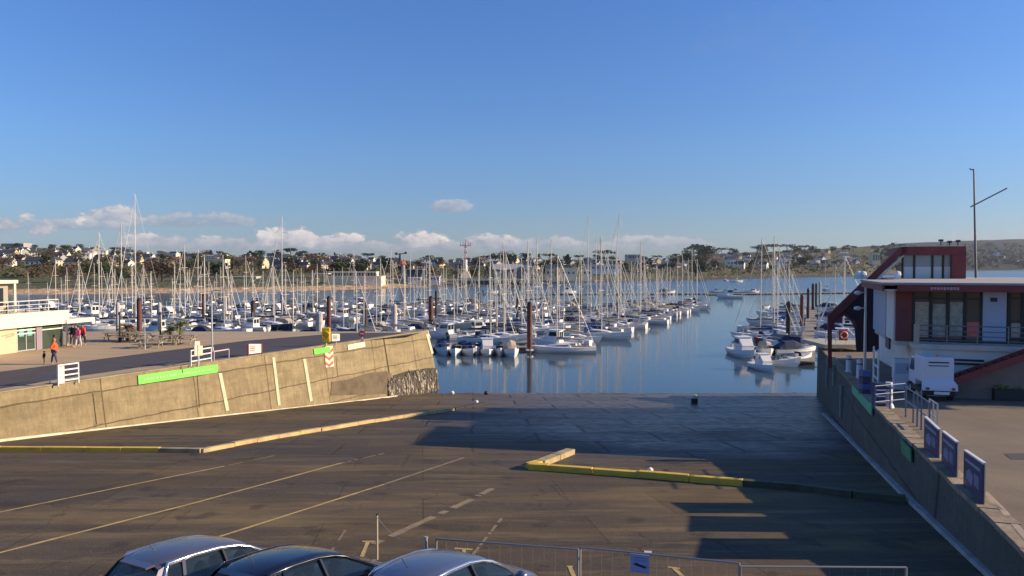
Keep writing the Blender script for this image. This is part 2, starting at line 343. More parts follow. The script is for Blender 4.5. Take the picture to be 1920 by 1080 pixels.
# left retaining wall
def wall_material(name, c1, c2, c3, jw=6.3, jh=1.9, moss=(.05,.055,.03), low=None):
    m = bpy.data.materials.new(name); m.use_nodes = True; t = m.node_tree; n = t.nodes; l = t.links; b = n['Principled BSDF']; b.inputs['Roughness'].default_value = .88
    tc = n.new('ShaderNodeTexCoord'); geo = tc.outputs['Object']
    def noise(scale, st=(1,1,1), det=6):
        mp = n.new('ShaderNodeMapping'); mp.inputs['Scale'].default_value = st; l.new(geo, mp.inputs[0])
        q = n.new('ShaderNodeTexNoise'); q.inputs['Scale'].default_value = scale; q.inputs['Detail'].default_value = det; q.inputs['Roughness'].default_value = .65; l.new(mp.outputs[0], q.inputs['Vector'])
        r = n.new('ShaderNodeMapRange'); r.inputs[1].default_value = .35; r.inputs[2].default_value = .68; l.new(q.outputs[0], r.inputs[0]); return r.outputs[0]
    def mix(f, a, c, mode='MIX'):
        q = n.new('ShaderNodeMixRGB'); q.blend_type = mode
        for i, v in enumerate((f, a, c)):
            if isinstance(v, (int, float)): q.inputs[i].default_value = v
            elif isinstance(v, tuple): q.inputs[i].default_value = (*v, 1)
            else: l.new(v, q.inputs[i])
        return q.outputs[0]
    c = mix(noise(.35, (1,1,2.2)), c1, c2)
    c = mix(mth('MULTIPLY', noise(1.6, (1.8,1.8,.35)), .7, tree=t), c, c3)
    c = mix(mth('MULTIPLY', noise(.8, (.5,.5,2.6)), .35, tree=t), c, moss)
    c = mix(mth('MULTIPLY', noise(9), .25, tree=t), c, tuple(min(1, x*1.35) for x in c1))
    c = mix(mth('MULTIPLY', noise(.55, (.6,.6,1.6), 8), .55, tree=t), c, tuple(x*.45 for x in c1))
    c = mix(mth('MULTIPLY', noise(2.6, (3.0,3.0,.22)), .35, tree=t), c, tuple(x*.35 for x in c1))
    sep = n.new('ShaderNodeSeparateXYZ'); l.new(geo, sep.inputs[0]); cb = n.new('ShaderNodeCombineXYZ'); l.new(sep.outputs[0], cb.inputs[0]); l.new(sep.outputs[2], cb.inputs[1])
    w2 = n.new('ShaderNodeTexNoise'); w2.inputs['Scale'].default_value = .8; l.new(geo, w2.inputs['Vector'])
    ad = n.new('ShaderNodeVectorMath'); ad.operation = 'MULTIPLY_ADD'; ad.inputs[1].default_value = (.12,.25,.12); l.new(w2.outputs['Color'], ad.inputs[0]); l.new(cb.outputs[0], ad.inputs[2])
    br = n.new('ShaderNodeTexBrick'); br.inputs['Scale'].default_value = 1; br.inputs['Brick Width'].default_value = jw; br.inputs['Row Height'].default_value = jh
    br.inputs['Mortar Size'].default_value = .06; br.inputs['Mortar Smooth'].default_value = .7; br.offset = 0
    br.inputs['Color1'].default_value = (1,1,1,1); br.inputs['Color2'].default_value = (.86,.84,.80,1); br.inputs['Mortar'].default_value = (.22,.18,.14,1)
    l.new(ad.outputs[0], br.inputs['Vector']); c = mix(.8, c, br.outputs['Color'], 'MULTIPLY')
    if low:
        z = sep.outputs[2]; r = n.new('ShaderNodeMapRange'); r.inputs[1].default_value = low[0]; r.inputs[2].default_value = low[1]; r.inputs[3].default_value = 1; r.inputs[4].default_value = 0
        l.new(mth('ADD', z, mth('MULTIPLY', noise(.5), 1.2, tree=t), tree=t), r.inputs[0]); c = mix(mth('MULTIPLY', r.outputs[0], .8, tree=t), c, low[2])
    l.new(c, b.inputs['Base Color'])
    bn = n.new('ShaderNodeBump'); bn.inputs['Strength'].default_value = .5; bn.inputs['Distance'].default_value = .05
    l.new(mth('ADD', noise(2.2), mth('MULTIPLY', noise(14), .4, tree=t), tree=t), bn.inputs['Height']); l.new(bn.outputs[0], b.inputs['Normal'])
    return m
WALLL = wall_material('left_wall_concrete', (.38,.285,.15), (.20,.155,.09), (.52,.41,.24), low=(-4.6,-2.6,(.11,.085,.05)))
lenL = (TL[1]-TL0).length
wl = thing('retaining_wall', 'long tan stained concrete wall sloping up from the slipway along the left quay', 'wall', (TL0.x,TL0.y,0), atan2(dL.y,dL.x))
BAT = .165
def wl_section(x, end=0.0):
    return [Vector((x,0.0,QL+.04)), Vector((x,-.02,QL+.04)), Vector((x+end*.5,-.02-BAT*1.8,QL-1.8)), Vector((x+end,-.02-BAT*7.5,QL-7.5)), Vector((x+end,.6,QL-7.5)), Vector((x,.6,QL+.04))]
b = MB(); b.loft([wl_section(x, 0) for x in (0, lenL*.5, lenL-1.5)] + [wl_section(lenL, .9)], close=True); b.build('wall_face', WALLL, wl)
b = MB(); b.box((0,-.08,QL+.045),(lenL-.05,.45,QL+.11)); b.build('coping', mat('coping_concrete', (.40,.31,.18), .9, var=.4, vscale=1.2), wl)
LSTR = mat('cream_strip', (.66,.58,.38), .8, var=.3, vscale=2)
def on_wallL(px, py, off=.03):      # point on the battered left face
    r = ray(px, py); o = Vector((0,0,CAMZ))
    # plane: n.(p - TL0) = BAT*(QL - z)
    A = nL.dot(r) + BAT*r.z; B = nL.dot(o - TL0) - BAT*(QL - o.z) - .02 - off
    return o + r*(-B/A)
for (x0,y0,x1,y1,w,m_) in ((413,700,427,770,9,1),(513,670,524,760,8,1),(571,673,584,752,9,1),(801,627,811,663,9,1)):  # last entry: the sunlit end face, painted on as a pale strip
    a, c = on_wallL(x0,y0,.05), on_wallL(x1,y1,.05); ww = w/F*a.y/abs(dL.x*.9+.25)*.55
    b = MB(); b.prism([a-dL*ww/2, a+dL*ww/2, c+dL*ww/2, c-dL*ww/2], nL*-.08)
    b.build('cream_strip', LSTR, wl, world=True)
# base kerb of the left wall: white painted
def base_L(px, py):
    p = PR(px, py+3, 0.06); q = (p-TL0).dot(nL); need = BAT*(QL-p.z)+.12
    return p + nL*max(0, need-q)
kb = [base_L(*p) for p in ((-500,915),(0,823),(200,794),(420,770),(590,751),(660,744),(735,738.5))]
b = MB()
for a, c in zip(kb, kb[1:]): b.beam(a, c, .16, .14)
b.build('base_kerb', mat('white_kerb_paint', (.78,.70,.52), .8, var=.35, vscale=1.5, col2=(.45,.37,.24)), wl, world=True)
for (x0,y0,x1,y1,w_) in ((719,633,736,738,.16),(369,690,374,764,.05),(174,737,181,796,.05),(630,668,633,706,.05)):
    a, c = on_wallL(x0,y0,.01), on_wallL(x1,y1,.01); b = MB(); b.prism([a-dL*w_/2, a+dL*w_/2, c+dL*w_/2, c-dL*w_/2], nL*-.05); b.build('expansion_joint', mat('dark_joint', (.05,.035,.02), .95, var=.5, vscale=3), wl, world=True)
# recessed dark old patch low on the wall
pp = [on_wallL(*q, .04) for q in ((620,741),(622,716),(652,712),(690,700),(724,696),(734,700),(736,738))]
b = MB(); b.prism(pp, nL*-.06); b.build('repair_patch', mat('dark_repair_render', (.17,.125,.08), .95, var=.45, vscale=1.2), wl, world=True)
# seaweed and barnacles on the low end
b = MB(); b.prism([on_wallL(*q, .035) for q in ((735,741),(737,704),(760,697),(800,690),(819,690),(822,741))], nL*-.06); b.build('weedy_base', mat('weedy_wall', (.07,.05,.03), .8, var=.6, vscale=2.5, bump=.8), wl, world=True)
b = MB(); b2 = MB()
for i in range(2600):
    px = random.uniform(728, 822); py = random.uniform(692 + (px<760)*14, 741)
    if random.random() > (py-682)/45: continue
    p = on_wallL(min(px,819), py, .06 + random.random()*.12); L_ = random.uniform(.3,.9); w_ = random.uniform(.04,.11)
    q = [p, p+dL*w_, p+dL*(w_*.6)+nL*.10+Vector((0,0,-L_)), p+dL*random.uniform(-.08,.08)+nL*.08+Vector((0,0,-L_*.9))]
    (b if random.random() < .8 else b2).add(q, [(0,1,2,3)])
struct(b.build('seaweed', mat('seaweed', (.06,.034,.016), .5, var=.5, vscale=2)), 'stuff')
o = struct(b2.build('barnacles', mat('barnacle_white', (.55,.47,.36), .85, var=.5, vscale=3)), 'stuff')
# painted red and white chevrons
RS_ = mat('faded_red_paint', (.55,.14,.09), .8, var=.3, vscale=3); WS_ = mat('faded_white_paint', (.72,.62,.48), .8, var=.2, vscale=3)
cvt = thing('warning_chevrons', 'faded red and white chevron board on the left wall below the yellow ring stand', 'sign', on_wallL(617,690,0))
def wall_pt(px, py, off=.05): return on_wallL(px, py, off)
b = MB(); b.prism([wall_pt(609,650,.04),wall_pt(624,648,.04),wall_pt(626,687,.04),wall_pt(611,689,.04)], nL*-.03); b.build('backing', WS_, cvt, world=True)
b = MB()
for k in range(3):
    y = 653+k*12
    b.prism([wall_pt(609.5,y,.055),wall_pt(617,y+6,.055),wall_pt(617.5,y+11,.055),wall_pt(609.8,y+5,.055)], nL*-.012)
    b.prism([wall_pt(617,y+6,.055),wall_pt(624.5,y-1,.055),wall_pt(625,y+4,.055),wall_pt(617.5,y+11,.055)], nL*-.012)
b.build('chevron', RS_, cvt, world=True)
GREENS = mat('bright_green_banner', (.13,.62,.04), .55, var=.08, vscale=2)
def wall_sign(name, label, quad, m, marks=None, markm=None):
    pts = [wall_pt(*q, .08) for q in quad]; t = thing(name, label, 'sign', pts[0])
    b = MB(); b.prism(pts, nL*-.05); b.build('panel', m, t, world=True)
    if marks:
        b = MB()
        q = [wall_pt(*p, .10) for p in quad]
        for (u0,v0,u1,v1) in marks:
            def pt(u,v): return q[0].lerp(q[1],u).lerp(q[3].lerp(q[2],u), v)
            b.prism([pt(u0,v0),pt(u1,v0),pt(u1,v1),pt(u0,v1)], nL*-.015)
        struct(b.build('lettering', markm, t, world=True), 'stuff')
    return t
random.seed(3)
mk = []; u = .06
while u < .93: w_ = random.uniform(.008,.02); mk.append((u,random.uniform(.38,.48),u+w_,random.uniform(.58,.66))); u += w_+random.choice((.006,.006,.02))
wall_sign('green_banner', 'long bright green banner with faint pale lettering along the top of the left wall', ((259,704),(408,683),(408,698),(260,721)), GREENS, mk, mat('pale_lettering', (.35,.72,.22), .6))
wall_sign('small_green_banner', 'small plain bright green panel on the left wall beside the chevrons', ((588,654),(619,650),(619,660),(590,665)), GREENS)
wall_sign('white_notice', 'narrow white notice board with faint text near the far end of the left wall', ((652,647),(684,641),(685,650),(653,656)), mat('cream_board', (.72,.66,.48), .6), [(.08,.25,.92,.38),(.08,.55,.75,.68)], mat('faint_text', (.42,.38,.28), .7))
# ------------------------------------------------------------------ right quay and wall
RT = [P(1886,1007,rq_z(14.8)), P(1689,813,rq_z(25)), P(1612,738,rq_z(34.4)), P(1535,650,rq_z(66))]
dR0 = (RT[0]-RT[1]); RT = [RT[0] + dR0.normalized()*30] + RT
for p in RT: p.z = rq_z(p.y)
def rt_at(Y):
    for a, c in zip(RT, RT[1:]):
        if Y <= c.y or c is RT[-1]: return a.lerp(c, (Y-a.y)/(c.y-a.y))
QR = mat('right_quay_asphalt', (.225,.165,.105), .9, var=.35, vscale=.4, col2=(.15,.112,.078), bump=.3, bscale=14)
b = MB(); Ys = [RT[0].y, -5, 5, 14.8, 20, 25, 30, 34.4, 45, 55, 66.5]
L_ = [rt_at(y) for y in Ys]
vs = []
for y, p in zip(Ys, L_):
    vs += [(p.x+.02, y, rq_z(y)), (75, y, rq_z(y)), (p.x+.02, y, -9), (75, y, -9)]
fs = []
for i in range(len(Ys)-1):
    a = i*4; c = a+4
    fs += [(a,a+1,c+1,c), (a,c,c+2,a+2)]
e = (len(Ys)-1)*4; fs.append((e,e+1,e+3,e+2))
b.add(vs, fs); struct(b.build('quay', QR))
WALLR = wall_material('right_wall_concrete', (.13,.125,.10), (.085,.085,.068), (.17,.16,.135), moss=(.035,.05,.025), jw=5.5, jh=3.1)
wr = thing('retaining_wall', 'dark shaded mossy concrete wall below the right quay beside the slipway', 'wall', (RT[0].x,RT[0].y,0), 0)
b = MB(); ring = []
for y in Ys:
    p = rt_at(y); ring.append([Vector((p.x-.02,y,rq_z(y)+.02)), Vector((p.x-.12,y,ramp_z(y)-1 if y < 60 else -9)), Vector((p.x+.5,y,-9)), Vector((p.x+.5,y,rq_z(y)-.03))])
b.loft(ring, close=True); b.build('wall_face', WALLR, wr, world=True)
b = MB(); b3 = MB(); random.seed(5)
CAPM = mat('coping_stone', (.40,.30,.19), .9, var=.55, vscale=1.6, bump=.6)
y = 0.0
while y < 66:
    l = random.uniform(.9,1.5); a, c = rt_at(y+.03), rt_at(min(66.3,y+l)); a.z = rq_z(a.y)+random.uniform(.03,.06); c.z = rq_z(c.y)+.045
    off = Vector((.20+random.uniform(-.03,.03),0,0)); b.beam(a+off, c+off, .48, .12); y += l
b.build('coping', CAPM, wr, world=True)
# sloping strip at the foot of the right wall
b = MB(); pts = [PR(*p, .05) for p in ((2010,1230),(1860,1080),(1700,932),(1582,812),(1545,776))]
for a, c in zip(pts, pts[1:]): b.beam(a, c, .20, .14)
b.build('base_kerb', mat('grey_kerb', (.48,.46,.42), .85, var=.5, vscale=1.5, col2=(.25,.24,.21)), wr, world=True)
# pale ladder strips on the right wall
def on_wallR(px, py, off=.06):
    r = ray(px, py); best = None
    for a, c in zip(RT, RT[1:]):
        d = (c-a); d.z = 0; d.normalize(); n_ = Vector((-d.y, d.x, 0))
        t = (a + n_*(off+.05) - Vector((0,0,CAMZ))).dot(n_)/r.dot(n_); p = Vector((0,0,CAMZ)) + r*t
        if a.y-.5 <= p.y <= c.y+.5: best = p
    return best if best is not None else p
for (x0,y0,x1,y1) in ((1553,672,1556,690),(1565,683,1568,725),(1579,722,1581,785),(1552,690,1553,730)):
    a, c = on_wallR(x0,y0,.06), on_wallR(x0+.5,y1,.06); b = MB()
    b.beam(a, Vector((a.x,a.y,c.z)), .22, .10); b.build('cream_strip', mat('grey_strip', (.34,.35,.31), .8, var=.3), wr, world=True)
def wallR_sign(label, quad, m):
    pts = [on_wallR(*q, .08) for q in quad]; t = thing('green_sign', label, 'sign', pts[0]); b = MB(); b.prism(pts, (.05,.0,0)); b.build('panel', m, t, world=True)
SHG = mat('green_sign_panel', (.12,.50,.26), .6, var=.1)
wallR_sign('long plain green banner on the shaded right wall beside the utility truck', ((1597,722),(1634,760),(1634,780),(1597,736)), SHG)
wallR_sign('small green square sign low on the shaded right wall near the advertising panels', ((1688,822),(1707,842),(1708,868),(1690,848)), mat('green_sign_dark', (.06,.30,.12), .6, var=.2))
# ------------------------------------------------------------------ yellow guide kerbs and painted lines on the slipway
YEL = mat('yellow_paint', (.80,.50,.09), .7, var=.55, vscale=1.8, col2=(.50,.36,.16))
YELB = mat('bright_yellow_paint', (.90,.56,.04), .6, var=.45, vscale=2.2, col2=(.62,.38,.07))
TANK = mat('worn_kerb_concrete', (.48,.36,.19), .85, var=.45, vscale=2)
DKB = mat('dark_timber', (.03,.028,.025), .8)
def ycb(pts, m, w=.26, h=.20):
    b = MB(); v = [PR(x, y, h/2) for x, y in pts]
    for a, c in zip(v, v[1:]):
        n = max(1, round((c-a).length/1.6)); pr = None
        for k in range(n):
            p, q = a.lerp(c,k/n), a.lerp(c,(k+1)/n); j = Vector((random.gauss(0,.012),random.gauss(0,.012),random.gauss(0,.008)))
            b.beam(p+j, q+j-(c-a).normalized()*.03, w*random.uniform(.93,1.05), h*random.uniform(.9,1.05))
    return b
t = thing('guide_kerb', 'long yellow guide kerb bending across the left of the slipway', 'kerb', PR(380,843))
ycb([(-420,836),(0,841),(160,842),(300,843)], YELB).build('yellow_section', YELB, t, world=True)
ycb([(300,843.2),(378,844.5),(392,842)], YELB).build('worn_section', TANK, t, world=True)
ycb([(390,842.3),(520,818),(700,789),(850,767)], TANK).build('tan_section', mat('tan_kerb', (.62,.44,.20), .85, var=.4, vscale=1.5), t, world=True)
ycb([(852,766),(885,760),(912,755)], DKB, .3, .12).build('broken_end', DKB, t, world=True)
t = thing('guide_kerb', 'yellow V-shaped guide kerb crossing the shaded middle of the slipway', 'kerb', PR(992,873))
ycb([(1069,846),(1012,868)], YEL, .42, .24).build('short_arm', TANK, t, world=True)
ycb([(1010,869),(992,874.5),(1030,876.5)], YELB, .34, .24).build('corner', YELB, t, world=True)
ycb([(1030,876.8),(1200,889),(1395,905)], YELB, .24, .24).build('long_arm', YELB, t, world=True)
ycb([(1395,905.3),(1500,913),(1600,926),(1700,936)], YEL, .26, .22).build('shaded_end', mat('shaded_kerb', (.10,.095,.05), .8, var=.4), t, world=True)  # end in the wall's shadow: shade painted in as dark olive
def painted(label, pts, m, w):
    b = MB(); v = [PR(x, y, .008) for x, y in pts]
    for a, c in zip(v, v[1:]):
        d = (c-a).normalized(); s_ = Vector((-d.y,d.x,0)).normalized()*w/2
        n_ = 14
        for i in range(n_):
            if m is FADE and random.random() < .22: continue
            p, q = a.lerp(c, i/n_), a.lerp(c, (i+1)/n_); w0, w1 = random.uniform(.8,1.15), random.uniform(.8,1.15)
            b.quad(p-s_*w0, p+s_*w0, q+s_*w1, q-s_*w1)
    return struct(b.build('painted_line', m))
LINE = mat('line_paint', (.62,.43,.13), .8, var=.6, vscale=3, col2=(.32,.22,.10)); FADE = mat('faded_line_paint', (.30,.215,.105), .85, var=.5, vscale=2, col2=(.19,.14,.085))
painted('', [(-300,1030),(0,960),(280,902),(420,874)], LINE, .09); painted('', [(420,874),(515,854)], FADE, .09)
painted('', [(-200,1092),(0,1036),(360,944),(640,868)], LINE, .11); painted('', [(640,868),(720,850)], FADE, .11)
painted('', [(60,1150),(190,1080)], LINE, .1)
painted('', [(405,1008),(720,908)], LINE, .10); painted('', [(720,908),(870,858)], FADE, .12)
painted('', [(700,1020),(880,938),(930,912)], FADE, .22)
painted('', [(610,1050),(650,990)], FADE, .07)
painted('', [(880,1048),(910,1010),(940,972)], FADE, .09)
for (a, c, d, e) in (((690,1015),(676,1050),(679,1015),(702,1015)), ((870,1030),(870,1045),(852,1028),(886,1030)), ((1068,1062),(1078,1085),(1063,1062),(1074,1062)), ((1262,1064),(1285,1085),(1252,1063),(1275,1066))):
    painted('', [a, c], LINE, .10); painted('', [d, e], LINE, .09)
painted('', [(1208,1034),(1222,1035)], mat('white_line_paint', (.6,.55,.45), .8), .12)
# stones and buoys near the water's edge
def stone(px, py, r, m, name, label, cat, h=None):
    p = PR(px, py, 0) ; b = MB(); b.sphere((p.x,p.y,p.z+r*.8), r, 9, 6, (1.2,1,1), .2); tag(b.build(name, m, smooth=True, loc=tuple(p)), label, cat)
stone(848,739,.17,WHITE,'mooring_buoy','small white buoy at the water edge nearest the left wall','buoy')
stone(912,740,.2,mat('dark_buoy', (.05,.04,.04), .6),'mooring_buoy','small dark buoy at the water edge below the near boats','buoy')
stone(893,756,.14,WHITE,'mooring_buoy','tiny white float at the broken end of the left guide kerb','buoy')
stone(1219,885,.1,WHITE,'plastic_float','tiny white float lying on the yellow kerb arm','float')
t = thing('wooden_bollard', 'short dark weedy bollard with pale top standing at the foot of the slipway', 'bollard', PR(1302,757))
b = MB(); b.tube([(0,0,-.3),(0,0,.45)], .30, 10, .26); b.build('post', mat('weedy_timber', (.05,.04,.03), .8, var=.4), t, smooth=False)
b = MB(); b.tube([(.05,0,.452),(.05,0,.72)], .24, 10, .15); b.build('cap', mat('pale_cap', (.55,.5,.42), .8, var=.3), t)
# ------------------------------------------------------------------ far shore: terrain in a fan round the bay
SHORE = [(-1200,556),(0,553),(200,551),(400,549),(560,546),(700,542),(800,538.5),(950,537),(1050,532),(1200,528),(1310,525),(1500,520),(1620,518.2),(1680,513),(1720,510),(1800,508),(1920,507),(2300,507),(3200,509)]
RIDGEY = [(-1200,455),(0,462),(60,466),(120,467),(200,472),(300,478),(400,481),(560,484),(700,488),(860,491),(950,489),(1150,489),(1250,488),(1320,478),(1450,473),(1600,468),(1700,464),(1800,462),(1920,460),(2300,464),(3200,460)]
DEPTH = [(-1200,620),(0,640),(400,620),(700,600),(900,560),(1200,620),(1500,900),(1640,1100),(1720,1500),(1920,1500),(3200,1400)]
def hsh(x, y, s):
    from mathutils import noise
    return noise.noise(Vector((x*s, y*s, 3.1)))
def shore_D(px): return (CAMZ-WZ)*F/(interp(px, SHORE)-HOR)
def terr(px, t):                # t 0 at the water, 1 at the ridge; returns world point
    D0 = shore_D(px); D = D0 + interp(px, DEPTH)*t
    zr = CAMZ + (HOR-interp(px, RIDGEY))/F*(D0+interp(px, DEPTH))
    bank = .9 + 1.3*min(1, max(0, t)/.05)
    if t <= 0: z = WZ + t*40
    else: z = WZ + .05*min(1,t/.01) + bank*min(1, t/.06) + (zr-WZ-2.2)*max(0, (t-.05)/.95)**1.15
    X = (px-960)/F*D
    if t > .1: z += hsh(X, D, .006)*3.5*min(1,(t-.1)*4)
    if t > 1: z -= (t-1)*30
    return Vector((X, D, z))
def ground_at(px, py):          # first point of the terrain seen at this pixel
    prev = None
    for i in range(0, 101):
        p = terr(px, i/100); y = HOR - (p.z-CAMZ)/p.y*F
        if y <= py: return p, i/100
    return terr(px, .98), .98
cols = list(range(-1200, 3201, 20)); rows = [-.05, 0, .004, .012, .03, .05, .06] + [.06 + .94*i/34 for i in range(1, 35)] + [1.15, 1.5]
vs = [terr(c, r) for r in rows for c in cols]; nC = len(cols); fs = []
for i in range(len(rows)-1):
    for j in range(nC-1): fs.append((i*nC+j, i*nC+j+1, (i+1)*nC+j+1, (i+1)*nC+j))
def terrain_material():
    m = bpy.data.materials.new('hillside'); m.use_nodes = True; t = m.node_tree; n = t.nodes; l = t.links; b = n['Principled BSDF']; b.inputs['Roughness'].default_value = .95; b.inputs['Specular IOR Level'].default_value = .1
    tc = n.new('ShaderNodeTexCoord')
    def nz(s, a, c, det=5):
        q = n.new('ShaderNodeTexNoise'); q.inputs['Scale'].default_value = s; q.inputs['Detail'].default_value = det; l.new(tc.outputs['Object'], q.inputs['Vector'])
        r = n.new('ShaderNodeMapRange'); r.inputs[1].default_value = a; r.inputs[2].default_value = c; l.new(q.outputs[0], r.inputs[0]); return r.outputs[0]
    def mix(f, a, c):
        q = n.new('ShaderNodeMixRGB')
        for i, v in enumerate((f, a, c)):
            if isinstance(v, tuple): q.inputs[i].default_value = (*v, 1)
            else: l.new(v, q.inputs[i])
        return q.outputs[0]
    sep = n.new('ShaderNodeSeparateXYZ'); l.new(tc.outputs['Object'], sep.inputs[0])
    land = mix(nz(.02,.4,.6), (.13,.135,.06), (.17,.135,.085)); land = mix(nz(.07,.45,.62), land, (.07,.08,.04))
    sand = mix(nz(.05,.35,.6), (.60,.38,.20), (.48,.32,.18))
    rock = mix(nz(.4,.4,.6), (.16,.13,.10), (.06,.05,.045))
    sx_ = n.new('ShaderNodeMapRange'); sx_.inputs[1].default_value = -75; sx_.inputs[2].default_value = -40; l.new(sep.outputs[0], sx_.inputs[0])
    lowc = mix(sx_.outputs[0], sand, rock)
    r = n.new('ShaderNodeMapRange'); r.inputs[1].default_value = -3.6; r.inputs[2].default_value = -3.0; l.new(mth('ADD', sep.outputs[2], mth('MULTIPLY', nz(.1,.3,.7), .5, tree=t), tree=t), r.inputs[0])
    fr = n.new('ShaderNodeMapRange'); fr.inputs[1].default_value = 1000; fr.inputs[2].default_value = 1350; l.new(sep.outputs[0], fr.inputs[0]); land = mix(fr.outputs[0], land, (.035,.042,.032))
    l.new(mix(r.outputs[0], lowc, land), b.inputs['Base Color'])
    bn = n.new('ShaderNodeBump'); bn.inputs['Strength'].default_value = .8; bn.inputs['Distance'].default_value = 2; l.new(nz(.25,.2,.8), bn.inputs['Height']); l.new(bn.outputs[0], b.inputs['Normal'])
    return m
struct(MB().add(vs, fs).build('hills', terrain_material()))
# ------------------------------------------------------------------ trees
def leaf_mat(name, c, c2):
    return mat(name, c, .9, var=.6, vscale=.35, col2=c2, spec=.1)
LM = {'dark': leaf_mat('pine_foliage', (.045,.065,.028), (.018,.030,.014)), 'brown': leaf_mat('bare_twigs', (.13,.085,.055), (.055,.038,.028)), 'olive': leaf_mat('olive_foliage', (.085,.095,.035), (.035,.045,.02))}
BARK = mat('bark', (.07,.05,.035), .95)
def crown_mesh(kind, seed):
    random.seed(seed); b = MB(); blobs = []
    if kind == 'umbrella':
        for i in range(7): a = random.random()*6.28; r = random.random()**.5*3.2; blobs.append((cos(a)*r, sin(a)*r, 6.6+random.uniform(-.5,.7)-r*.12, random.uniform(1.2,1.9), .55))
    elif kind == 'cone':
        for i in range(8): blobs.append((random.uniform(-.6,.6), random.uniform(-.6,.6), 2+i*.95, max(.5, 1.9-i*.19), 1.0))
    else:
        for i in range(9): a = random.random()*6.28; r = random.random()**.6*2.4; blobs.append((cos(a)*r, sin(a)*r, random.uniform(3.2,6.6)-r*.3, random.uniform(1.1,1.9), .85))
    for (x,y,z,r,sq) in blobs:
        for k in range(52):
            d = Vector((random.gauss(0,1), random.gauss(0,1), random.gauss(0,1))).normalized()*(r*random.uniform(.55,1.08))
            c = Vector((x+d.x, y+d.y, z+d.z*sq)); s_ = random.uniform(.22,.5)*(.7 if kind == 'bare' else 1)
            u = Vector((random.gauss(0,1), random.gauss(0,1), random.gauss(0,1))).normalized(); v = u.orthogonal().normalized()
            b.add([c-u*s_, c+v*s_*.8, c+u*s_*.9, c-v*s_*.6], [(0,1,2,3)])
    return b
def trunk_mesh(kind):
    b = MB(); top = 6.2 if kind == 'umbrella' else 4.6
    b.tube([(0,0,-.6),(.1,0,top*.5),(0,.1,top)], .26, 6, .10)
    for k in range(5):
        a = k*1.3; z = top*(.5+.08*k); b.tube([(0,0,z),(cos(a)*1.0,sin(a)*1.0,z+1.1),(cos(a)*1.7,sin(a)*1.7,z+1.7)], .09, 5, .03)
    return b
TREEP = []
for i, (kind, lm, lab, nm) in enumerate((('umbrella','dark','dark spreading pine','pine_tree'),('round','dark','dark green rounded tree','evergreen_tree'),('round','olive','olive green bushy tree','bushy_tree'),('bare','brown','brown leafless tree','bare_tree'),('bare','brown','brown leafless tree','bare_tree'),('cone','dark','dark narrow conifer','conifer_tree'),('umbrella','dark','dark spreading pine','pine_tree'))):
    TREEP.append((kind, crown_mesh(kind, 50+i), LM[lm], trunk_mesh(kind), lab, nm, [None, None]))
TREES = []
def tree(px, py, h, k, where):
    p, t_ = ground_at(px, py)
    kind, cb, cm, tb, lab, nm, cache = TREEP[k]
    if cache[0] is None:
        o = thing(nm, lab, 'tree', p, 0, 'trees on the far shore'); c = cb.build('crown', cm, o); tr = tb.build('trunk', BARK, o); cache[0] = o; register(o)
    else: o = dup(cache[0], p)
    s = h/8.0; o.location = p; o.scale = (s*random.uniform(1.2,1.5 if k in (0,6) else 2.1), s*random.uniform(1.2,1.5 if k in (0,6) else 2.1), s); o.rotation_euler = (0,0,random.random()*6.28)
    TREES.append((px, where, lab, o)); return o
random.seed(21)
# skyline pines, read off the photograph (column, height in metres)
for px, h, k in ((30,9,1),(64,8,1),(100,9,2),(128,8,1),(148,11,1),(172,8,2),(215,9,0),(245,7,1),(300,8,2),(342,8,1),(385,12,3),(396,14,5),(412,10,1),(425,8,1),(470,14,5),(484,12,1),(525,14,3),(545,15,0),(565,12,1),(600,10,1),(628,14,5),(655,12,3),(690,12,0),(720,10,2),(742,10,5),(800,12,1),(815,11,5),(905,11,1),(928,16,3),(945,19,3),(958,15,3),(985,14,0),(1010,17,5),(1030,14,0),(1062,11,1),(1085,12,0),(1120,13,1),(1133,20,0),(1150,14,3),(1180,12,0),(1205,11,1),(1232,12,0),(1262,14,1),(1290,17,1),(1300,22,0),(1312,26,1),(1322,22,1),(1334,17,2),(1352,18,0),(1375,16,1),(1420,19,0),(1432,24,1),(1450,24,0),(1475,23,0),(1490,19,1),(1508,20,0),(1520,18,2),(1560,16,1),(1585,18,1),(1600,15,0),(1640,16,1),(1666,20,1),(1690,22,0),(1850,30,1),(1885,26,0),(1905,28,1)):
    tree(px, interp(px, RIDGEY)+4, h*(1.0 if px < 1250 else 1.0)*(.62 if k == 5 else 1), k, 'along the skyline')
for i in range(150):
    px = random.uniform(-60, 1660); ys = interp(px, SHORE); yr = interp(px, RIDGEY); u = random.random()
    py = lerp(yr+5, ys-(20 if px < 700 else 10 if px < 1300 else 6), u)
    D_ = 600 if px < 900 else 900
    k = random.choice((1,2,3,4,3,4,2,2) if px < 1000 else (0,1,2,3,1,4,5))
    tree(px, py, random.uniform(8,14)*(1 if px < 1250 else 1.25), k, 'on the slope')
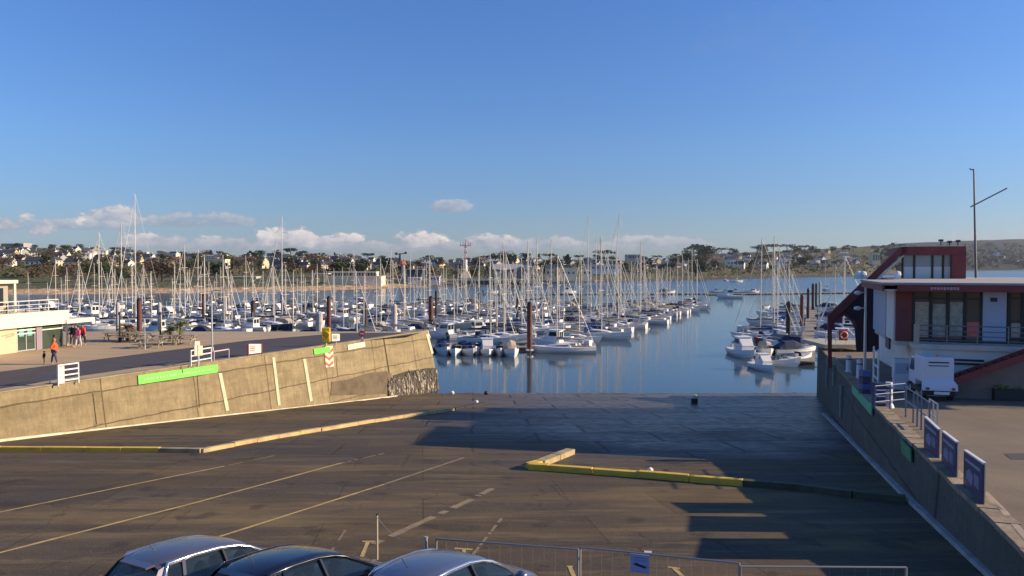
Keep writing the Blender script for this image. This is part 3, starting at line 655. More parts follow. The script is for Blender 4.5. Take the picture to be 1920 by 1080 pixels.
# low brown scrub and hedges that nobody could count
b = MB(); bo = MB(); bd = MB()
for i in range(6500):
    px = random.uniform(-150, 1960); ys = interp(px, SHORE); yr = interp(px, RIDGEY)
    py = lerp(yr+2, ys-(31 if px < 720 else 14 if px < 1300 else 4), random.random()); 
    if px > 1300 and random.random() < .3: py = lerp(yr, ys-3, random.random())
    if hsh(px*.5, py*4, .09) < -.12: continue
    p, t_ = ground_at(px, py)
    if t_ >= .98: continue
    s_ = random.uniform(.9,2.4)*(1 if px < 1300 else 1.5 if px < 1660 else 7.0); q = bd if px > 1640 else bo if hsh(px, py*6, .03) > .02 else b
    for k in range(4):
        c = p + Vector((random.gauss(0,s_), random.gauss(0,s_), random.uniform(0,s_*1.3))); u = Vector((random.gauss(0,1), random.gauss(0,1), random.gauss(0,1))).normalized(); v = u.orthogonal().normalized()
        q.add([c-u*s_*.6, c+v*s_*.5, c+u*s_*.6, c-v*s_*.5], [(0,1,2,3)])
struct(bd.build('woodland', mat('distant_woodland', (.040,.048,.036), .95, var=.5, vscale=.05, spec=.1)), 'stuff'); struct(b.build('scrub', LM['olive']), 'stuff'); struct(bo.build('scrub', mat('winter_scrub', (.17,.125,.08), .95, var=.6, vscale=.2, col2=(.08,.06,.04), spec=.1)), 'stuff')
# ------------------------------------------------------------------ houses on the hillside
SLATE = mat('slate_roof', (.06,.062,.07), .6, var=.3, vscale=.5); HW = mat('house_render', (.74,.68,.58), .85, var=.12, vscale=.2); HC = mat('house_cream', (.70,.56,.36), .85, var=.1, vscale=.2); HG = mat('house_grey', (.38,.36,.34), .85, var=.1, vscale=.2)
ROOFR = mat('brown_roof', (.22,.11,.06), .8, var=.3, vscale=.5)
def house(w, d, hw, hr, wm_, rm, nwin, lab, nm):
    t = thing(nm, lab, 'house', (0,0,0), 0, 'houses on the far hillside')
    b = MB(); b.box((-w/2,-d/2,-3),(w/2,d/2,hw)); b.prism([(-w/2,-d/2,hw),(-w/2,d/2,hw),(-w/2,0,hw+hr)], (w,0,0)); b.build('wall', wm_, t)
    b = MB()
    for s in (-1,1):
        b.prism([(-w/2-.3, s*(d/2+.3), hw-.15),(-w/2-.3, 0, hw+hr+.08),(-w/2-.3,0,hw+hr+.3),(-w/2-.3, s*(d/2+.35), hw+.1)], (w+.6,0,0))
    r = b.build('roof', rm, t)
    b = MB(); b.box((w*.3,-.4,hw+hr*.6),(w*.3+.8,.4,hw+hr+1.1)); b.build('chimney', wm_, r)
    for k in range(nwin):
        x = -w/2 + w*(k+.5)/nwin
        for z in ((1.0, 3.6) if hw > 4 else (1.0,)):
            b = MB(); b.box((x-.55,-d/2-.05,z),(x+.55,-d/2+.02,z+1.3)); b.build('window', GLASS, t)
    b = MB(); b.box((w/2-.02,-.5,1.2),(w/2+.05,.5,2.4)); b.build('window', GLASS, t)
    register(t); return t
HP = [house(9,7,5.2,2.8,HW,SLATE,3,'white gabled house with slate roof','gabled_house'), house(11,7,3,3,HW,SLATE,3,'low white cottage with slate roof','cottage'), house(7,8,5.5,3.4,HC,SLATE,2,'cream gabled house with slate roof','gabled_house'), house(12,8,5.6,1.2,HW,HG,4,'wide white block with low grey roof','apartment_block'), house(9,7,4.8,2.6,HG,ROOFR,3,'grey house with brown roof','gabled_house')]
HN = ['gabled_house','cottage','gabled_house','apartment_block','gabled_house']
HL = [h['label'] for h in HP]
random.seed(33); used = [0]*5; HOUSES = []
ZN = [(-200,230,'far left hillside'),(230,520,'left-centre hillside'),(520,740,'slope above beach pavilion'),(740,960,'slope by signal mast'),(960,1310,'ridge behind middle masts'),(1310,1480,'pine hill'),(1480,1700,'hill left of tower'),(1700,2300,'far right headland')]
spots = []
clusters = ((0,210,474,500,36),(210,470,480,500,28),(470,700,483,508,56),(700,960,486,504,30),(960,1300,484,505,44),(1310,1420,480,504,22),(1420,1640,475,504,30))
tries = 0
for (a, c, y0, y1, n_) in clusters:
    k = 0
    while k < n_ and tries < 9000:
        tries += 1; px = random.uniform(a, c); yr = interp(px, RIDGEY); py = random.uniform(max(y0, yr+4), max(y1, yr+12))
        if any(abs(px-q[0]) < 8 and abs(py-q[1]) < 3 for q in spots): continue
        spots.append((px, py)); k += 1
spots += [(1868,480),(1878,484),(1905,492)]
for px, py in spots:
    p, t_ = ground_at(px, py); i = random.choices(range(5), (5,4,3,1.3,2))[0]
    sc = random.uniform(.8,1.15)*(1 if px < 1300 else 1.15 if px < 1700 else 2)*.95
    rz = random.choice((0,0,.4,-.5,1.4,-.3,1.8))+random.uniform(-.2,.2)
    if used[i] == 0: o = HP[i]; o.location = p; o.rotation_euler = (0,0,rz); o.scale = (sc,)*3; used[i] = 1
    else: o = dup(HP[i], p, rz, sc)
    HOUSES.append((px, p, i, o))
for (za, zc, zn) in ZN:
    for i in range(5):
        g = sorted([h for h in HOUSES if za <= h[0] < zc and h[2] == i], key=lambda h: h[0])
        for n_, h in enumerate(g):
            h[3]['label'] = ('only ' if len(g) == 1 else ordn(n_)+' ') + HL[i] + ('' if len(g) == 1 else ' from left') + ', ' + zn
for (za, zc, zn) in ZN:
    for where in ('along the skyline','on the slope'):
        for lab in sorted({x[2] for x in TREES}):
            g = sorted([x for x in TREES if za <= x[0] < zc and x[1] == where and x[2] == lab], key=lambda x: x[0])
            for n_, x in enumerate(g):
                x[3]['label'] = ('only ' if len(g) == 1 else ordn(n_)+' ') + lab + ('' if len(g) == 1 else ' from left') + (' on skyline, ' if where[0] == 'a' else ' lower down, ') + zn
# ------------------------------------------------------------------ shore buildings
def blockat(name, label, cat, x0, x1, ytop, ybot, D, depth, m, roofm=None, gable=0, win=None, rz=0):
    a = PD(x0, ybot, D); c = PD(x1, ybot, D); top = PD(x0, ytop, D).z; w = c.x-a.x
    t = thing(name, label, cat, ((a.x+c.x)/2, D, a.z), rz); h = top-a.z
    b = MB(); b.box((-w/2,0,-3),(w/2,depth,h)); b.build('wall', m, t)
    if gable:
        b = MB(); b.prism([(-w/2-.4,-.4,h),(-w/2-.4,depth+.4,h),(-w/2-.4,depth*.5,h+gable)], (w+.8,0,0)); b.build('roof', roofm or SLATE, t)
    else:
        b = MB(); b.box((-w/2-.3,-.3,h+.003),(w/2+.3,depth+.3,h+.45)); b.build('roof', roofm or m, t)
    if win:
        nW, z0, z1, frac = win; pitch = w/nW
        for k in range(nW):
            x = -w/2+pitch*(k+.5); b = MB(); b.box((x-pitch*frac/2,-.08,h*z0),(x+pitch*frac/2,.02,h*z1)); b.build('window', GLASS, t)
    return t
CONC = mat('pale_concrete', (.62,.56,.44), .85, var=.15, vscale=.2)
blockat('beach_pavilion','long low cream building with glazed upper floor above the beach','building',612,715,519,528,420,14,CREAM,win=None)
t = blockat('glazed_hall','glazed flat-roofed storey behind the cream beach building','building',616,705,510.5,519,424,9,CONC,win=(16,.1,.85,.72))
t = thing('pergola','pale open framed canopy left of the cream beach building','canopy', PD(598,528,418))
b = MB()
for px in (584,598,611):
    for dy in (0,8): b.tube([PD(px,530,418)+Vector((0,dy,0)), PD(px,513.5,418)+Vector((0,dy,0))], .18, 6)
b.build('post', CONC, t, world=True); b = MB(); q0 = PD(583,514,418); q1 = PD(616,512,418); b.box((q0.x,417.5,q0.z),(q1.x,427,q0.z+.5)); b.build('roof', CONC, t, world=True)
for i, (a, c) in enumerate(((430,480),(356,400))):
    blockat('low_pavilion', ('long flat white-roofed shelter on the lawn right of the tallest left mast','short flat white-roofed shelter on the lawn behind the left masts')[i], 'shelter', a, c, 520, 525, 460+i*14, 8, HG, roofm=HW, win=(6,.1,.8,.6))
blockat('cream_villa','long bright cream flat building on the left hillside','building',384,422,487,496,560,10,CREAM,win=(5,.2,.7,.4))
blockat('cream_villa','small cream flat building high on the left hillside','building',293,330,476,483,760,10,CREAM,win=(5,.2,.7,.4))
blockat('hangar','large grey hangar with pale pitched roof on the far quay','hangar',924,978,505,519,470,26,mat('slate_cladding',(.10,.11,.14),.7),gable=3.4,roofm=HG,win=None)
blockat('warehouse','tall cream block at the right end of the grey hangar','warehouse',983,995,499,519,468,14,CREAM,win=(2,.5,.7,.4))
blockat('warehouse','small cream block left of the grey hangar','warehouse',926,938,511,521,462,8,CREAM,win=(1,.2,.6,.5))
blockat('warehouse','cream house-sized block between hangar and middle masts','warehouse',1024,1040,503,517,472,12,HC,gable=2.5,win=(2,.3,.6,.4))
blockat('warehouse','wide cream shed behind the middle masts','warehouse',1044,1080,503.5,518,478,12,CREAM,win=(4,.3,.6,.3))
blockat('warehouse','cream shed left of the tallest middle mast','warehouse',1092,1110,503,518,482,12,CREAM,win=(2,.3,.6,.3))
blockat('white_hall','wide white low hall with dark band left of the pines','building',1108,1165,497,506,520,12,HW,win=(7,.3,.6,.6))
blockat('apartment_block','flat dark-roofed block on the ridge behind the middle masts','building',1175,1200,478,486,900,14,HG,roofm=SLATE,win=(5,.3,.7,.5))
blockat('blue_shed','dark blue shed by the grey tower on the far quay','shed',762,792,506,522,470,14,mat('navy_cladding',(.03,.045,.08),.6),roofm=HG)
blockat('container_office','white cabin row at the foot of the red and white mast','cabin',806,824,519,526,445,5,HW,win=(3,.3,.7,.5))
blockat('container_office','white cabin right of the grey tower','cabin',765,788,521,526,447,5,HW,win=(3,.3,.7,.5))
blockat('hill_building','long pale building on the hilltop at far left','building',2,44,457,462,1000,18,HG,roofm=HW,win=(8,.3,.7,.6))
blockat('white_villa','tall white villa among the pines beyond the channel','villa',1364,1380,486,498,960,12,HW,gable=4,win=(3,.3,.6,.4))
blockat('white_villa','white villa behind the pair of right masts','villa',1466,1480,484,498,1050,12,HW,gable=4,win=(3,.3,.6,.4))
blockat('apartment_block','cream apartment block right of the pines with red balconies','building',1636,1650,474,492,1150,14,HC,win=(3,.2,.8,.5))
# seawall along the far quay
t = thing('sea_wall','low pale wall along the far quay under the signal mast','wall',PD(900,524,455))
b = MB()
for a, c in ((700,760),(760,830),(830,900),(900,960),(960,1040)):
    b.beam(PD(a,524.5,452), PD(c,524,452), 1.2, 1.1)
b.build('wall', CONC, t, world=True)
# red and white signal mast
t = thing('signal_mast','red and white lattice mast on a white column above the far quay','mast',PD(873,521,458))
base = PD(873,521,458); ztop = PD(873,487,458).z
b = MB(); b.prism([base+Vector((-3.4,-3,0)),base+Vector((3.4,-3,0)),base+Vector((1.6,-1.2,4)),base+Vector((-1.6,-1.2,4))],(0,4,0)); b.build('base', HC, t, world=True)
b = MB(); b.tube([base+Vector((0,0,1)), Vector((base.x,base.y,ztop))], 1.35, 14, 1.0); b.build('column', HW, t, world=True, smooth=True)
RM = mat('red_steel',(.60,.09,.07),.6); z = ztop; top = PD(873,455,458).z; k = 0
while z < top:
    z2 = min(top, z+1.8); b = MB(); r = .95 if k < 4 else .7
    for i in range(4):
        a = pi/4+i*pi/2; a2 = a+pi/2; p0 = Vector((base.x+cos(a)*r, base.y+sin(a)*r, z)); p1 = Vector((base.x+cos(a2)*r, base.y+sin(a2)*r, z2))
        b.tube([p0, Vector((p0.x,p0.y,z2))], .17, 5); b.tube([p0, p1], .12, 5)
    b.build('lattice', RM if k%2 == 0 else HW, t, world=True); z = z2; k += 1
b = MB(); b.beam(Vector((base.x-3.4,base.y,top-1.6)), Vector((base.x+3.4,base.y,top-1.6)), .35, .35)
for dx in (-3.2,-1.6,1.6,3.2): b.tube([(base.x+dx,base.y,top-2.6),(base.x+dx,base.y,top+.2)], .2, 5)
b.tube([(base.x,base.y,top-1),(base.x,base.y,top+2.2)], .22, 5); b.build('yard', RM, t, world=True)
t = thing('radar_tower','grey column with red platform and dark dish arms on the far quay','tower',PD(754,524,456))
p = PD(756,524,456); zt = PD(756,496,456).z
b = MB(); b.tube([p, (p.x,p.y,zt)], 1.5, 12, 1.1); b.build('column', HG, t, world=True)
b = MB(); b.tube([(p.x-1,p.y,zt),(p.x-1,p.y,zt+2.2)], 3.2, 10, 2.2); b.build('platform', mat('rust_red',(.35,.10,.06),.8,var=.3,vscale=1), t, world=True)
b = MB(); b.tube([(p.x-2,p.y,zt+2.2),(p.x-2,p.y,zt+7)], .9, 8, .4); b.beam(Vector((p.x-5,p.y,zt+6.3)), Vector((p.x+2.4,p.y,zt+7.0)), .5, .5); b.sphere((p.x-4.3,p.y,zt+6.8), .9, 7, 5); b.sphere((p.x+1.6,p.y,zt+7.3), .8, 7, 5); b.build('dish_arm', DARKM, t, world=True)
# ------------------------------------------------------------------ piles and pontoons
PILED = mat('dark_pile_steel',(.045,.025,.022),.7,var=.4,vscale=1); PILER = mat('red_brown_pile',(.14,.045,.035),.7,var=.35,vscale=1); PILEW = mat('pale_pile',(.52,.46,.42),.7,var=.25,vscale=1)
def pile(px, ytop, ybase, w, m, label, rad=None):
    p = P(px, ybase, WZ); r = w/F*p.y/2
    t = thing('mooring_pile', label, 'pile', p, 0, 'steel piles among the pontoons'); zt = PD(px, ytop, p.y).z-p.z
    b = MB(); b.tube([(0,0,-2),(0,0,zt-.25)], r, 14); b.build('shaft', m, t, smooth=False)
    b = MB(); b.tube([(0,0,zt-.26),(0,0,zt-.05),(0,0,zt+.12)], r*1.08, 14, r*.4); b.build('cap', DARKM if m is not PILEW else PILEW, t)
    b = MB(); b.tube([(0,0,.35),(0,0,.6)], r*1.5, 14); b.build('collar', GALV, t)
    return t
for a in ((222,568,640,8,PILEW,'pale pile behind the dark lamp post near the left building'),(262,560,645,9,PILER,'dark red pile behind the left picnic tables'),(300,568,640,7,PILEW,'pale pile behind the palm, left side'),(382,552,610,6,PILER,'thin red-brown pile right of the palm'),(475,564,618,8,PILED,'dark pile behind the red-framed notice'),(423,556,600,5,PILEW,'thin pale pile among the left masts'),(529,551,600,5,PILED,'thin dark pile beside the leaning mast'),(599,585,640,13,PILEW,'thick pale pile behind the yellow ring stand'),(617,556,630,8,PILER,'red-brown pile rising behind the yellow ring stand'),(685,565,634,8,PILED,'dark pile behind the round red sign on the left wall'),(740,571,632,9,PILEW,'pale pile behind the plain part of the left wall'),(808,556,614,9,PILER,'red-brown pile just beyond the end of the left wall'),(818,545,604,5,PILED,'thin dark pile right of the wall end'),(899,540,592,5,PILED,'thin dark pile under the signal mast'),(940,548,574,4,PILED,'small dark pile left of the middle rows'),(993,567,662,10,PILER,'tall red-brown pile at the near end of the middle pontoon'),(970,560,600,5,PILED,'dark pile left of the tall red-brown pile'),(1089,553,600,4,PILED,'thin dark pile among the middle masts'),(1159,549,596,6,PILED,'dark pile in the middle of the masts'),(1478,566,642,9,PILED,'nearest dark pile of the right pontoon row'),(1503,553,622,7,PILER,'second pile of the right pontoon row, red-brown'),(1515,541,602,5,PILED,'third pile of the right pontoon row'),(1524,532,584,5,PILED,'fourth pile of the right pontoon row'),(1530,531,578,4,PILED,'fifth pile of the right pontoon row'),(1537,529,573,4,PILEW,'pale farthest pile of the right pontoon row')): pile(*a)
DECK = mat('pontoon_deck',(.30,.25,.19),.9,var=.35,vscale=1.2)
dC = Vector((.39,.92,0)).normalized(); nC = Vector((-.92,.39,0)).normalized()
FLT = mat('pontoon_float',(.10,.10,.10),.8)
def pontoon(a, c, w, label, fing=0, sides=(1,-1)):
    t = thing('floating_pontoon', label, 'pontoon', a, 0, 'floating pontoons'); b = MB(); b.beam(a+Vector((0,0,.45)), c+Vector((0,0,.45)), w, .14); b.build('deck', DECK, t, world=True)
    d = (c-a).normalized(); s_ = Vector((-d.y,d.x,0)); L = (c-a).length; b = MB()
    x = 1.0
    while x < L: q = a+d*x; b.beam(q+d*0, q+d*min(2.0,L-x), w*.8, .7) ; x += 4
    b.build('float', FLT, t, world=True)
    if fing:
        b = MB(); x = 2.2
        while x < L-1:
            for sd_ in sides: q = a+d*x+s_*sd_*w/2; b.beam(q+Vector((0,0,.4)), q+s_*sd_*6+Vector((0,0,.4)), .45, .12)
            x += fing
        b.build('finger', DECK, t, world=True)
    return t
# ------------------------------------------------------------------ boats
NAVYC = mat('navy_canvas',(.02,.03,.07),.8); BLUEC = mat('blue_canvas',(.03,.09,.25),.8); BEIGE = mat('beige_canvas',(.45,.36,.24),.85); GREYC = mat('grey_canvas',(.20,.20,.20),.85); REDC = mat('red_canvas',(.35,.04,.04),.8)
HULLS = {'white': WHITE, 'navy': mat('navy_hull',(.015,.03,.08),.25), 'grey': mat('grey_hull',(.30,.33,.37),.3), 'cream': mat('cream_hull',(.66,.58,.44),.3), 'red': mat('red_hull',(.33,.04,.035),.3)}
DK = mat('boat_deck',(.74,.70,.63),.6,var=.15,vscale=1); ROPE = mat('rigging_wire',(.42,.40,.38),.4,.5); SAILW = mat('rolled_sail',(.70,.66,.58),.8); TEAK = mat('teak',(.28,.17,.09),.7)
def hull_rings(L, B, fb, sheer=.3, tr=.72, n=11, z0=-.35):
    rings = []
    for i in range(n):
        s = i/(n-1); x = -L/2 + L*s
        bw = B/2*(tr + (1-tr)*sin(min(1,s/.45)*pi/2)) if s < .45 else B/2*max(.02, (1-((s-.45)/.55)**2.1))
        zz = fb*(1-.12*sin(s*pi)) + sheer*s**2; x2 = x + (0.06*L*(s**6))
        rings.append([Vector((x2,bw,zz)), Vector((x2-.02*L*s,bw*.94,zz*.45)), Vector((x-.03*L*s,bw*.72,-.05)), Vector((x-.05*L*s,bw*.25,z0)), Vector((x-.05*L*s,-bw*.25,z0)), Vector((x-.03*L*s,-bw*.72,-.05)), Vector((x2-.02*L*s,-bw*.94,zz*.45)), Vector((x2,-bw,zz))])
    return rings
def sailboat(L, hull, cover, masth, jib, hood, lab):
    B = L*.33; fb = .75+L*.02; t = thing('sailing_yacht', lab, 'yacht', (0,0,0), 0, 'boats moored in the marina')
    R = hull_rings(L, B, fb); b = MB(); b.loft(R); h = b.build('hull', HULLS[hull], t, smooth=False)
    b = MB(); b.loft([[Vector((r[0].x,r[0].y*.97,r[0].z+.012)), Vector((r[0].x,0,r[0].z+.05)), Vector((r[0].x,-r[0].y*.97,r[0].z+.012))] for r in R], caps=False); b.build('deck', DK, t)
    b = MB()
    st = []
    for (x, w, z) in ((-.12,.30,.02),(-.11,.29,.46),(.08,.26,.42),(.20,.20,.25),(.27,.10,.03)):
        st.append([Vector((x*L, w*B+.10, fb)), Vector((x*L, w*B, fb+z)), Vector((x*L,-w*B, fb+z)), Vector((x*L,-w*B-.10, fb))])
    b.loft(st); c = b.build('cabin', WHITE, t)
    for s in (1,-1):
        b = MB(); b.prism([(-.08*L,s*(.30*B+.035),fb+.16),(.10*L,s*(.265*B+.05),fb+.15),(.09*L,s*(.262*B+.02),fb+.30),(-.08*L,s*(.297*B),fb+.33)], (0,s*.03,0)); b.build('window', GLASS, c)
    b = MB(); b.box((-.42*L,-.2*B,fb+.02),(-.14*L,.2*B,fb+.06)); b.build('cockpit', TEAK, t)
    mz = fb+.4; mx_ = .08*L; b = MB(); b.tube([(mx_,0,mz),(mx_-.05,0,mz+masth*.6),(mx_-.12,0,mz+masth)], .095, 7, .065)
    for f in (.42,.70): b.beam((mx_,-.5*B*(1.2-f),mz+masth*f), (mx_,.5*B*(1.2-f),mz+masth*f), .07, .05)
    b.build('mast', ALU, t)
    b = MB(); b.tube([(mx_-.1,0,mz+.75),(-.36*L,0,mz+.70)], .07, 6); b.build('boom', ALU, t)
    b = MB(); b.tube([(mx_-.08,0,mz+1.02),(-.05*L,0,mz+.98),(-.34*L,0,mz+.86)], .20, 8, .10); b.build('sail_cover', cover, t, smooth=True)
    bow = Vector((L*.52,0,fb+.3)); topm = Vector((mx_-.1,0,mz+masth*.97))
    b = MB(); b.tube([bow, topm], .013, 4); b.tube([(-L*.5,0,fb+.05), (mx_-.12,0,mz+masth)], .012, 4)
    for s in (1,-1): b.tube([(mx_-.1,s*B*.46,fb), (mx_,s*.28*B,mz+masth*.42), (mx_-.08,0,mz+masth*.9)], .011, 4)
    b.build('rigging', ROPE, t)
    if jib: b = MB(); b.tube([bow.lerp(topm,.05), bow.lerp(topm,.45), bow.lerp(topm,.93)], .075, 6, .035); b.build('rolled_jib', SAILW, t)
    if hood:
        b = MB(); pr = []
        for x, z in ((-.17*L,.95),(-.13*L,.98),(-.09*L,.75),(-.06*L,.48)): pr.append([Vector((x,.30*B,fb+.3)),Vector((x,.27*B,fb+z-.15)),Vector((x,0,fb+z)),Vector((x,-.27*B,fb+z-.15)),Vector((x,-.30*B,fb+.3))])
        b.loft(pr, caps=False); b.build('spray_hood', cover, t)
    b = MB()
    b.tube([(-.36*L,B*.40,fb+.65),(-.49*L,B*.36,fb+.65),(-.49*L,-B*.36,fb+.65),(-.36*L,-B*.40,fb+.65)], .022, 4)
    for s in (1,-1): b.tube([(-.49*L,s*B*.36,fb),(-.49*L,s*B*.36,fb+.65)], .022, 4)
    b.build('stern_rail', GALV, t); b = MB()
    b.tube([(.40*L,B*.14,fb),(.40*L,B*.14,fb+.65),(.52*L,0,fb+.68),(.40*L,-B*.14,fb+.65),(.40*L,-B*.14,fb)], .022, 4)
    b.build('pulpit_rail', GALV, t)
    register(t); return t
def motorboat(L, hull, cover, style, lab):
    B = L*.38; fb = .8; t = thing('motorboat', lab, 'motorboat', (0,0,0), 0, 'boats moored in the marina'); R = hull_rings(L, B, fb, .45, .88)
    b = MB(); b.loft(R); b.build('hull', HULLS[hull], t)
    b = MB(); b.loft([[Vector((r[0].x,r[0].y*.96,r[0].z+.012)), Vector((r[0].x,0,r[0].z+.05)), Vector((r[0].x,-r[0].y*.96,r[0].z+.012))] for r in R], caps=False); b.build('deck', DK, t)
    if style == 'wheelhouse':
        b = MB(); st = []
        for (x, w, z) in ((-.12,.36,1.75),(.10,.36,1.75),(.24,.32,.75)): st.append([Vector((x*L,w*B,fb)),Vector((x*L,w*B*.9,fb+z)),Vector((x*L,-w*B*.9,fb+z)),Vector((x*L,-w*B,fb))])
        b.loft(st); c = b.build('wheelhouse', WHITE, t)
        b = MB(); b.box((-.16*L,-.38*B,fb+1.76),(.13*L,.38*B,fb+1.84)); b.build('roof', WHITE, c)
        for s in (1,-1):
            b = MB(); b.prism([(-.09*L,s*.352*B,fb+.95),(.11*L,s*.352*B,fb+.95),(.10*L,s*.335*B,fb+1.55),(-.09*L,s*.335*B,fb+1.55)],(0,s*.03,0)); b.build('window', GLASS, c)
        for s in (1,-1):
            b = MB(); y0,y1 = sorted((s*.03*B, s*.28*B)); b.box((-.12*L-.03,y0,fb+.7),(-.12*L+.01,y1,fb+1.55)); b.build('window', GLASS, c)
        b = MB(); b.tube([(0,0,fb+1.8),(0,0,fb+3.0)], .03, 5); b.build('aerial', WHITEM, t)
    elif style == 'canopy':
        b = MB(); st = []
        for x, z, w in ((-.44,.55,.36),(-.30,1.15,.38),(-.05,1.25,.38),(.10,.9,.34),(.22,.3,.25)): st.append([Vector((x*L,w*B,fb)),Vector((x*L,w*B*.85,fb+z*.8)),Vector((x*L,0,fb+z)),Vector((x*L,-w*B*.85,fb+z*.8)),Vector((x*L,-w*B,fb))])
        b.loft(st); b.build('canvas_cover', cover, t)
    else:
        b = MB(); b.prism([(.02*L,-.3*B,fb+.05),(.02*L,.3*B,fb+.05),(-.04*L,.27*B,fb+.65),(-.04*L,-.27*B,fb+.65)],(.03,0,0)); b.build('windscreen', GLASS, t)
        b = MB(); b.box((-.2*L,-.22*B,fb+.02),(-.08*L,.22*B,fb+.45)); b.build('seat', cover, t)
    b = MB(); b.box((-.56*L,-.16,.05),(-.5*L,.16,.6)); b.prism([(-.5*L,-.22,.75),(-.60*L,-.2,.70),(-.61*L,-.18,1.15),(-.52*L,-.2,1.3)],(0,.42,0)); b.build('outboard', DARKM if cover is not BEIGE else GALV, t)
    b = MB()
    b.tube([(.10*L,B*.44,fb+.1),(.12*L,B*.44,fb+.6),(.34*L,B*.28,fb+.75),(.5*L,0,fb+.85),(.34*L,-B*.28,fb+.75),(.12*L,-B*.44,fb+.6),(.10*L,-B*.44,fb+.1)], .025, 4)
    b.build('guard_rail', GALV, t)
    register(t); return t
SBP = [(9,'white',NAVYC,12.5,1,1,'white yacht with navy sail cover'),(8,'white',BEIGE,10.8,0,0,'white yacht with beige sail cover'),(10.5,'white',BLUEC,14.5,1,1,'large white yacht with bright blue sail cover'),(7.5,'white',GREYC,10,0,1,'small white yacht with grey sail cover'),(9.5,'navy',NAVYC,13.5,1,0,'navy-hulled yacht with dark cover'),(8.5,'cream',BEIGE,11.6,1,0,'cream-hulled yacht with beige cover'),(9,'grey',GREYC,12.5,1,1,'grey-hulled yacht with grey cover'),(11,'white',GREYC,15.5,1,0,'long white yacht with grey sail cover')]
MBP = [(7,'white',BEIGE,'wheelhouse','white motorboat with wheelhouse'),(6,'white',NAVYC,'canopy','white motorboat under navy canvas'),(6,'white',BEIGE,'canopy','white motorboat under beige canvas'),(5.2,'white',GREYC,'open','small open white motorboat'),(6.5,'navy',BEIGE,'wheelhouse','navy-hulled motorboat with white wheelhouse'),(5.6,'red',GREYC,'canopy','red-hulled motorboat under grey canvas')]
PROTO = {}
LEN = {}
def get_boat(key, loc, rz, sc=1, mast=1.0):
    first = key not in PROTO
    if first:
        kind, i = key
        PROTO[key] = sailboat(*SBP[i]) if kind == 's' else motorboat(*MBP[i])
        o = PROTO[key]; o.location = loc; o.rotation_euler = (0,0,rz); o.scale = (sc,)*3; return o
    if abs(mast-1) > .001 and key[0] == 's': return dup(PROTO[key], loc, rz, sc, partscale=(('mast','rigging','rolled_jib'), mast))
    return dup(PROTO[key], loc, rz, sc)
BOATS = []
def place(key, loc, rz, sc=1, mast=1.0, zone='', label=None):
    o = get_boat(key, Vector((loc.x,loc.y,WZ)), rz, sc, mast)
    base = (SBP if key[0] == 's' else MBP)[key[1]][-1]
    if label: o['label'] = label
    BOATS.append([o, zone, base, loc, label is not None]); return o
random.seed(91)
A0 = Vector((0.8,110.5,WZ))
rowsP = [(0,134,'middle pontoon',4.2),(-31.5,118,'second pontoon',4.0),(-63,104,'third pontoon',4.1),(-94,92,'fourth pontoon',4.1),(-126,78,'fifth pontoon',4.6),(-157,66,'leftmost pontoon',4.8)]
for ri, (off, Ln, nm, pitch) in enumerate(rowsP):
    a = A0 - nC*off*1.0 * -1 if False else A0 + nC*(-off)
    a = Vector((a.x, a.y, WZ)); c = a + dC*Ln
    if ri > 0: a = a - dC*8
    pontoon(a, c, 2.2, 'long timber-decked '+nm+' between rows of moored boats', 8.6)
    for side in (1,-1):               # -1: the channel side
        x = 2.0 if side == -1 else 3.0
        while x < Ln + (8 if ri > 0 else 0) - 1:
            pxy = a + dC*x; px = 960 + F*(pxy.x/pxy.y)
            if px < 60 or (px < 150 and pxy.y < 150): x += pitch; continue
            sail = random.random() < (.86 if ri == 0 else .74)
            key = ('s', random.choices(range(8), (5,4,3,4,1.5,2,1,1.6) if ri == 0 else (4,6,1,7,1,3,1,.6))[0]) if sail else ('m', random.choices(range(6), (3,3,2,3,1,.6))[0])
            L = (SBP if sail else MBP)[key[1]][0]; bow_out = random.random() < .35
            d = nC*side; ctr = a + dC*(x+random.uniform(-.25,.25)) + d*(1.5 + L*.5 + random.uniform(0,.5))
            ang = atan2(d.y, d.x) + (0 if bow_out else pi) + random.uniform(-.05,.05)
            sc = random.uniform(.92,1.08); ms = random.choice((.85,.95,1,1,1.05,1.12)) if ri == 0 else random.choice((.72,.8,.88,.95,1.0,1.05,1.3 if random.random() < .25 else .85))
            o = place(key, ctr, ang, sc, ms, nm+(', channel side' if side == -1 else ', far side'))
            o.rotation_euler = (random.uniform(-.012,.012) + (random.choice((-.06,.05)) if random.random() < .06 else 0), 0, ang)
            x += pitch*random.uniform(.95,1.12)*(1.0 if random.random() > .06 else 2)
# near row of small boats beyond the wall end, sterns to the slipway
pa = P(812,672,WZ); pb = P(985,664,WZ); pa.z = pb.z = WZ
pontoon(Vector((pa.x-6,pa.y+7.5,WZ)), Vector((pb.x+1,pb.y+5.5,WZ)), 2.0, 'short pontoon linking the wall end to the middle pontoon')
for px, py, key, sc, rz, lab in ((829,666,('m',1),1.0,-1.35,'white motorboat under navy canvas, nearest the end of the left wall'),(851,669,('m',3),.95,-1.5,'small open white motorboat second from the wall end'),(873,668,('m',1),.9,-1.2,'dark-canopied motorboat third from the wall end'),(893,666,('m',3),1.0,-1.6,'open white boat between dark canopy and wheelhouse boats in the near row'),(912,668,('m',0),.85,-1.45,'small wheelhouse motorboat in the near row'),(936,668,('m',3),.9,-1.5,'open white boat left of the pale covered boat'),(957,670,('m',2),1.02,-1.4,'motorboat under bright beige cover beside the tall red-brown pile')):
    p = P(px, py, WZ); place(key, p+Vector((0,2.6,0)), rz, sc, 1, 'near row', lab)
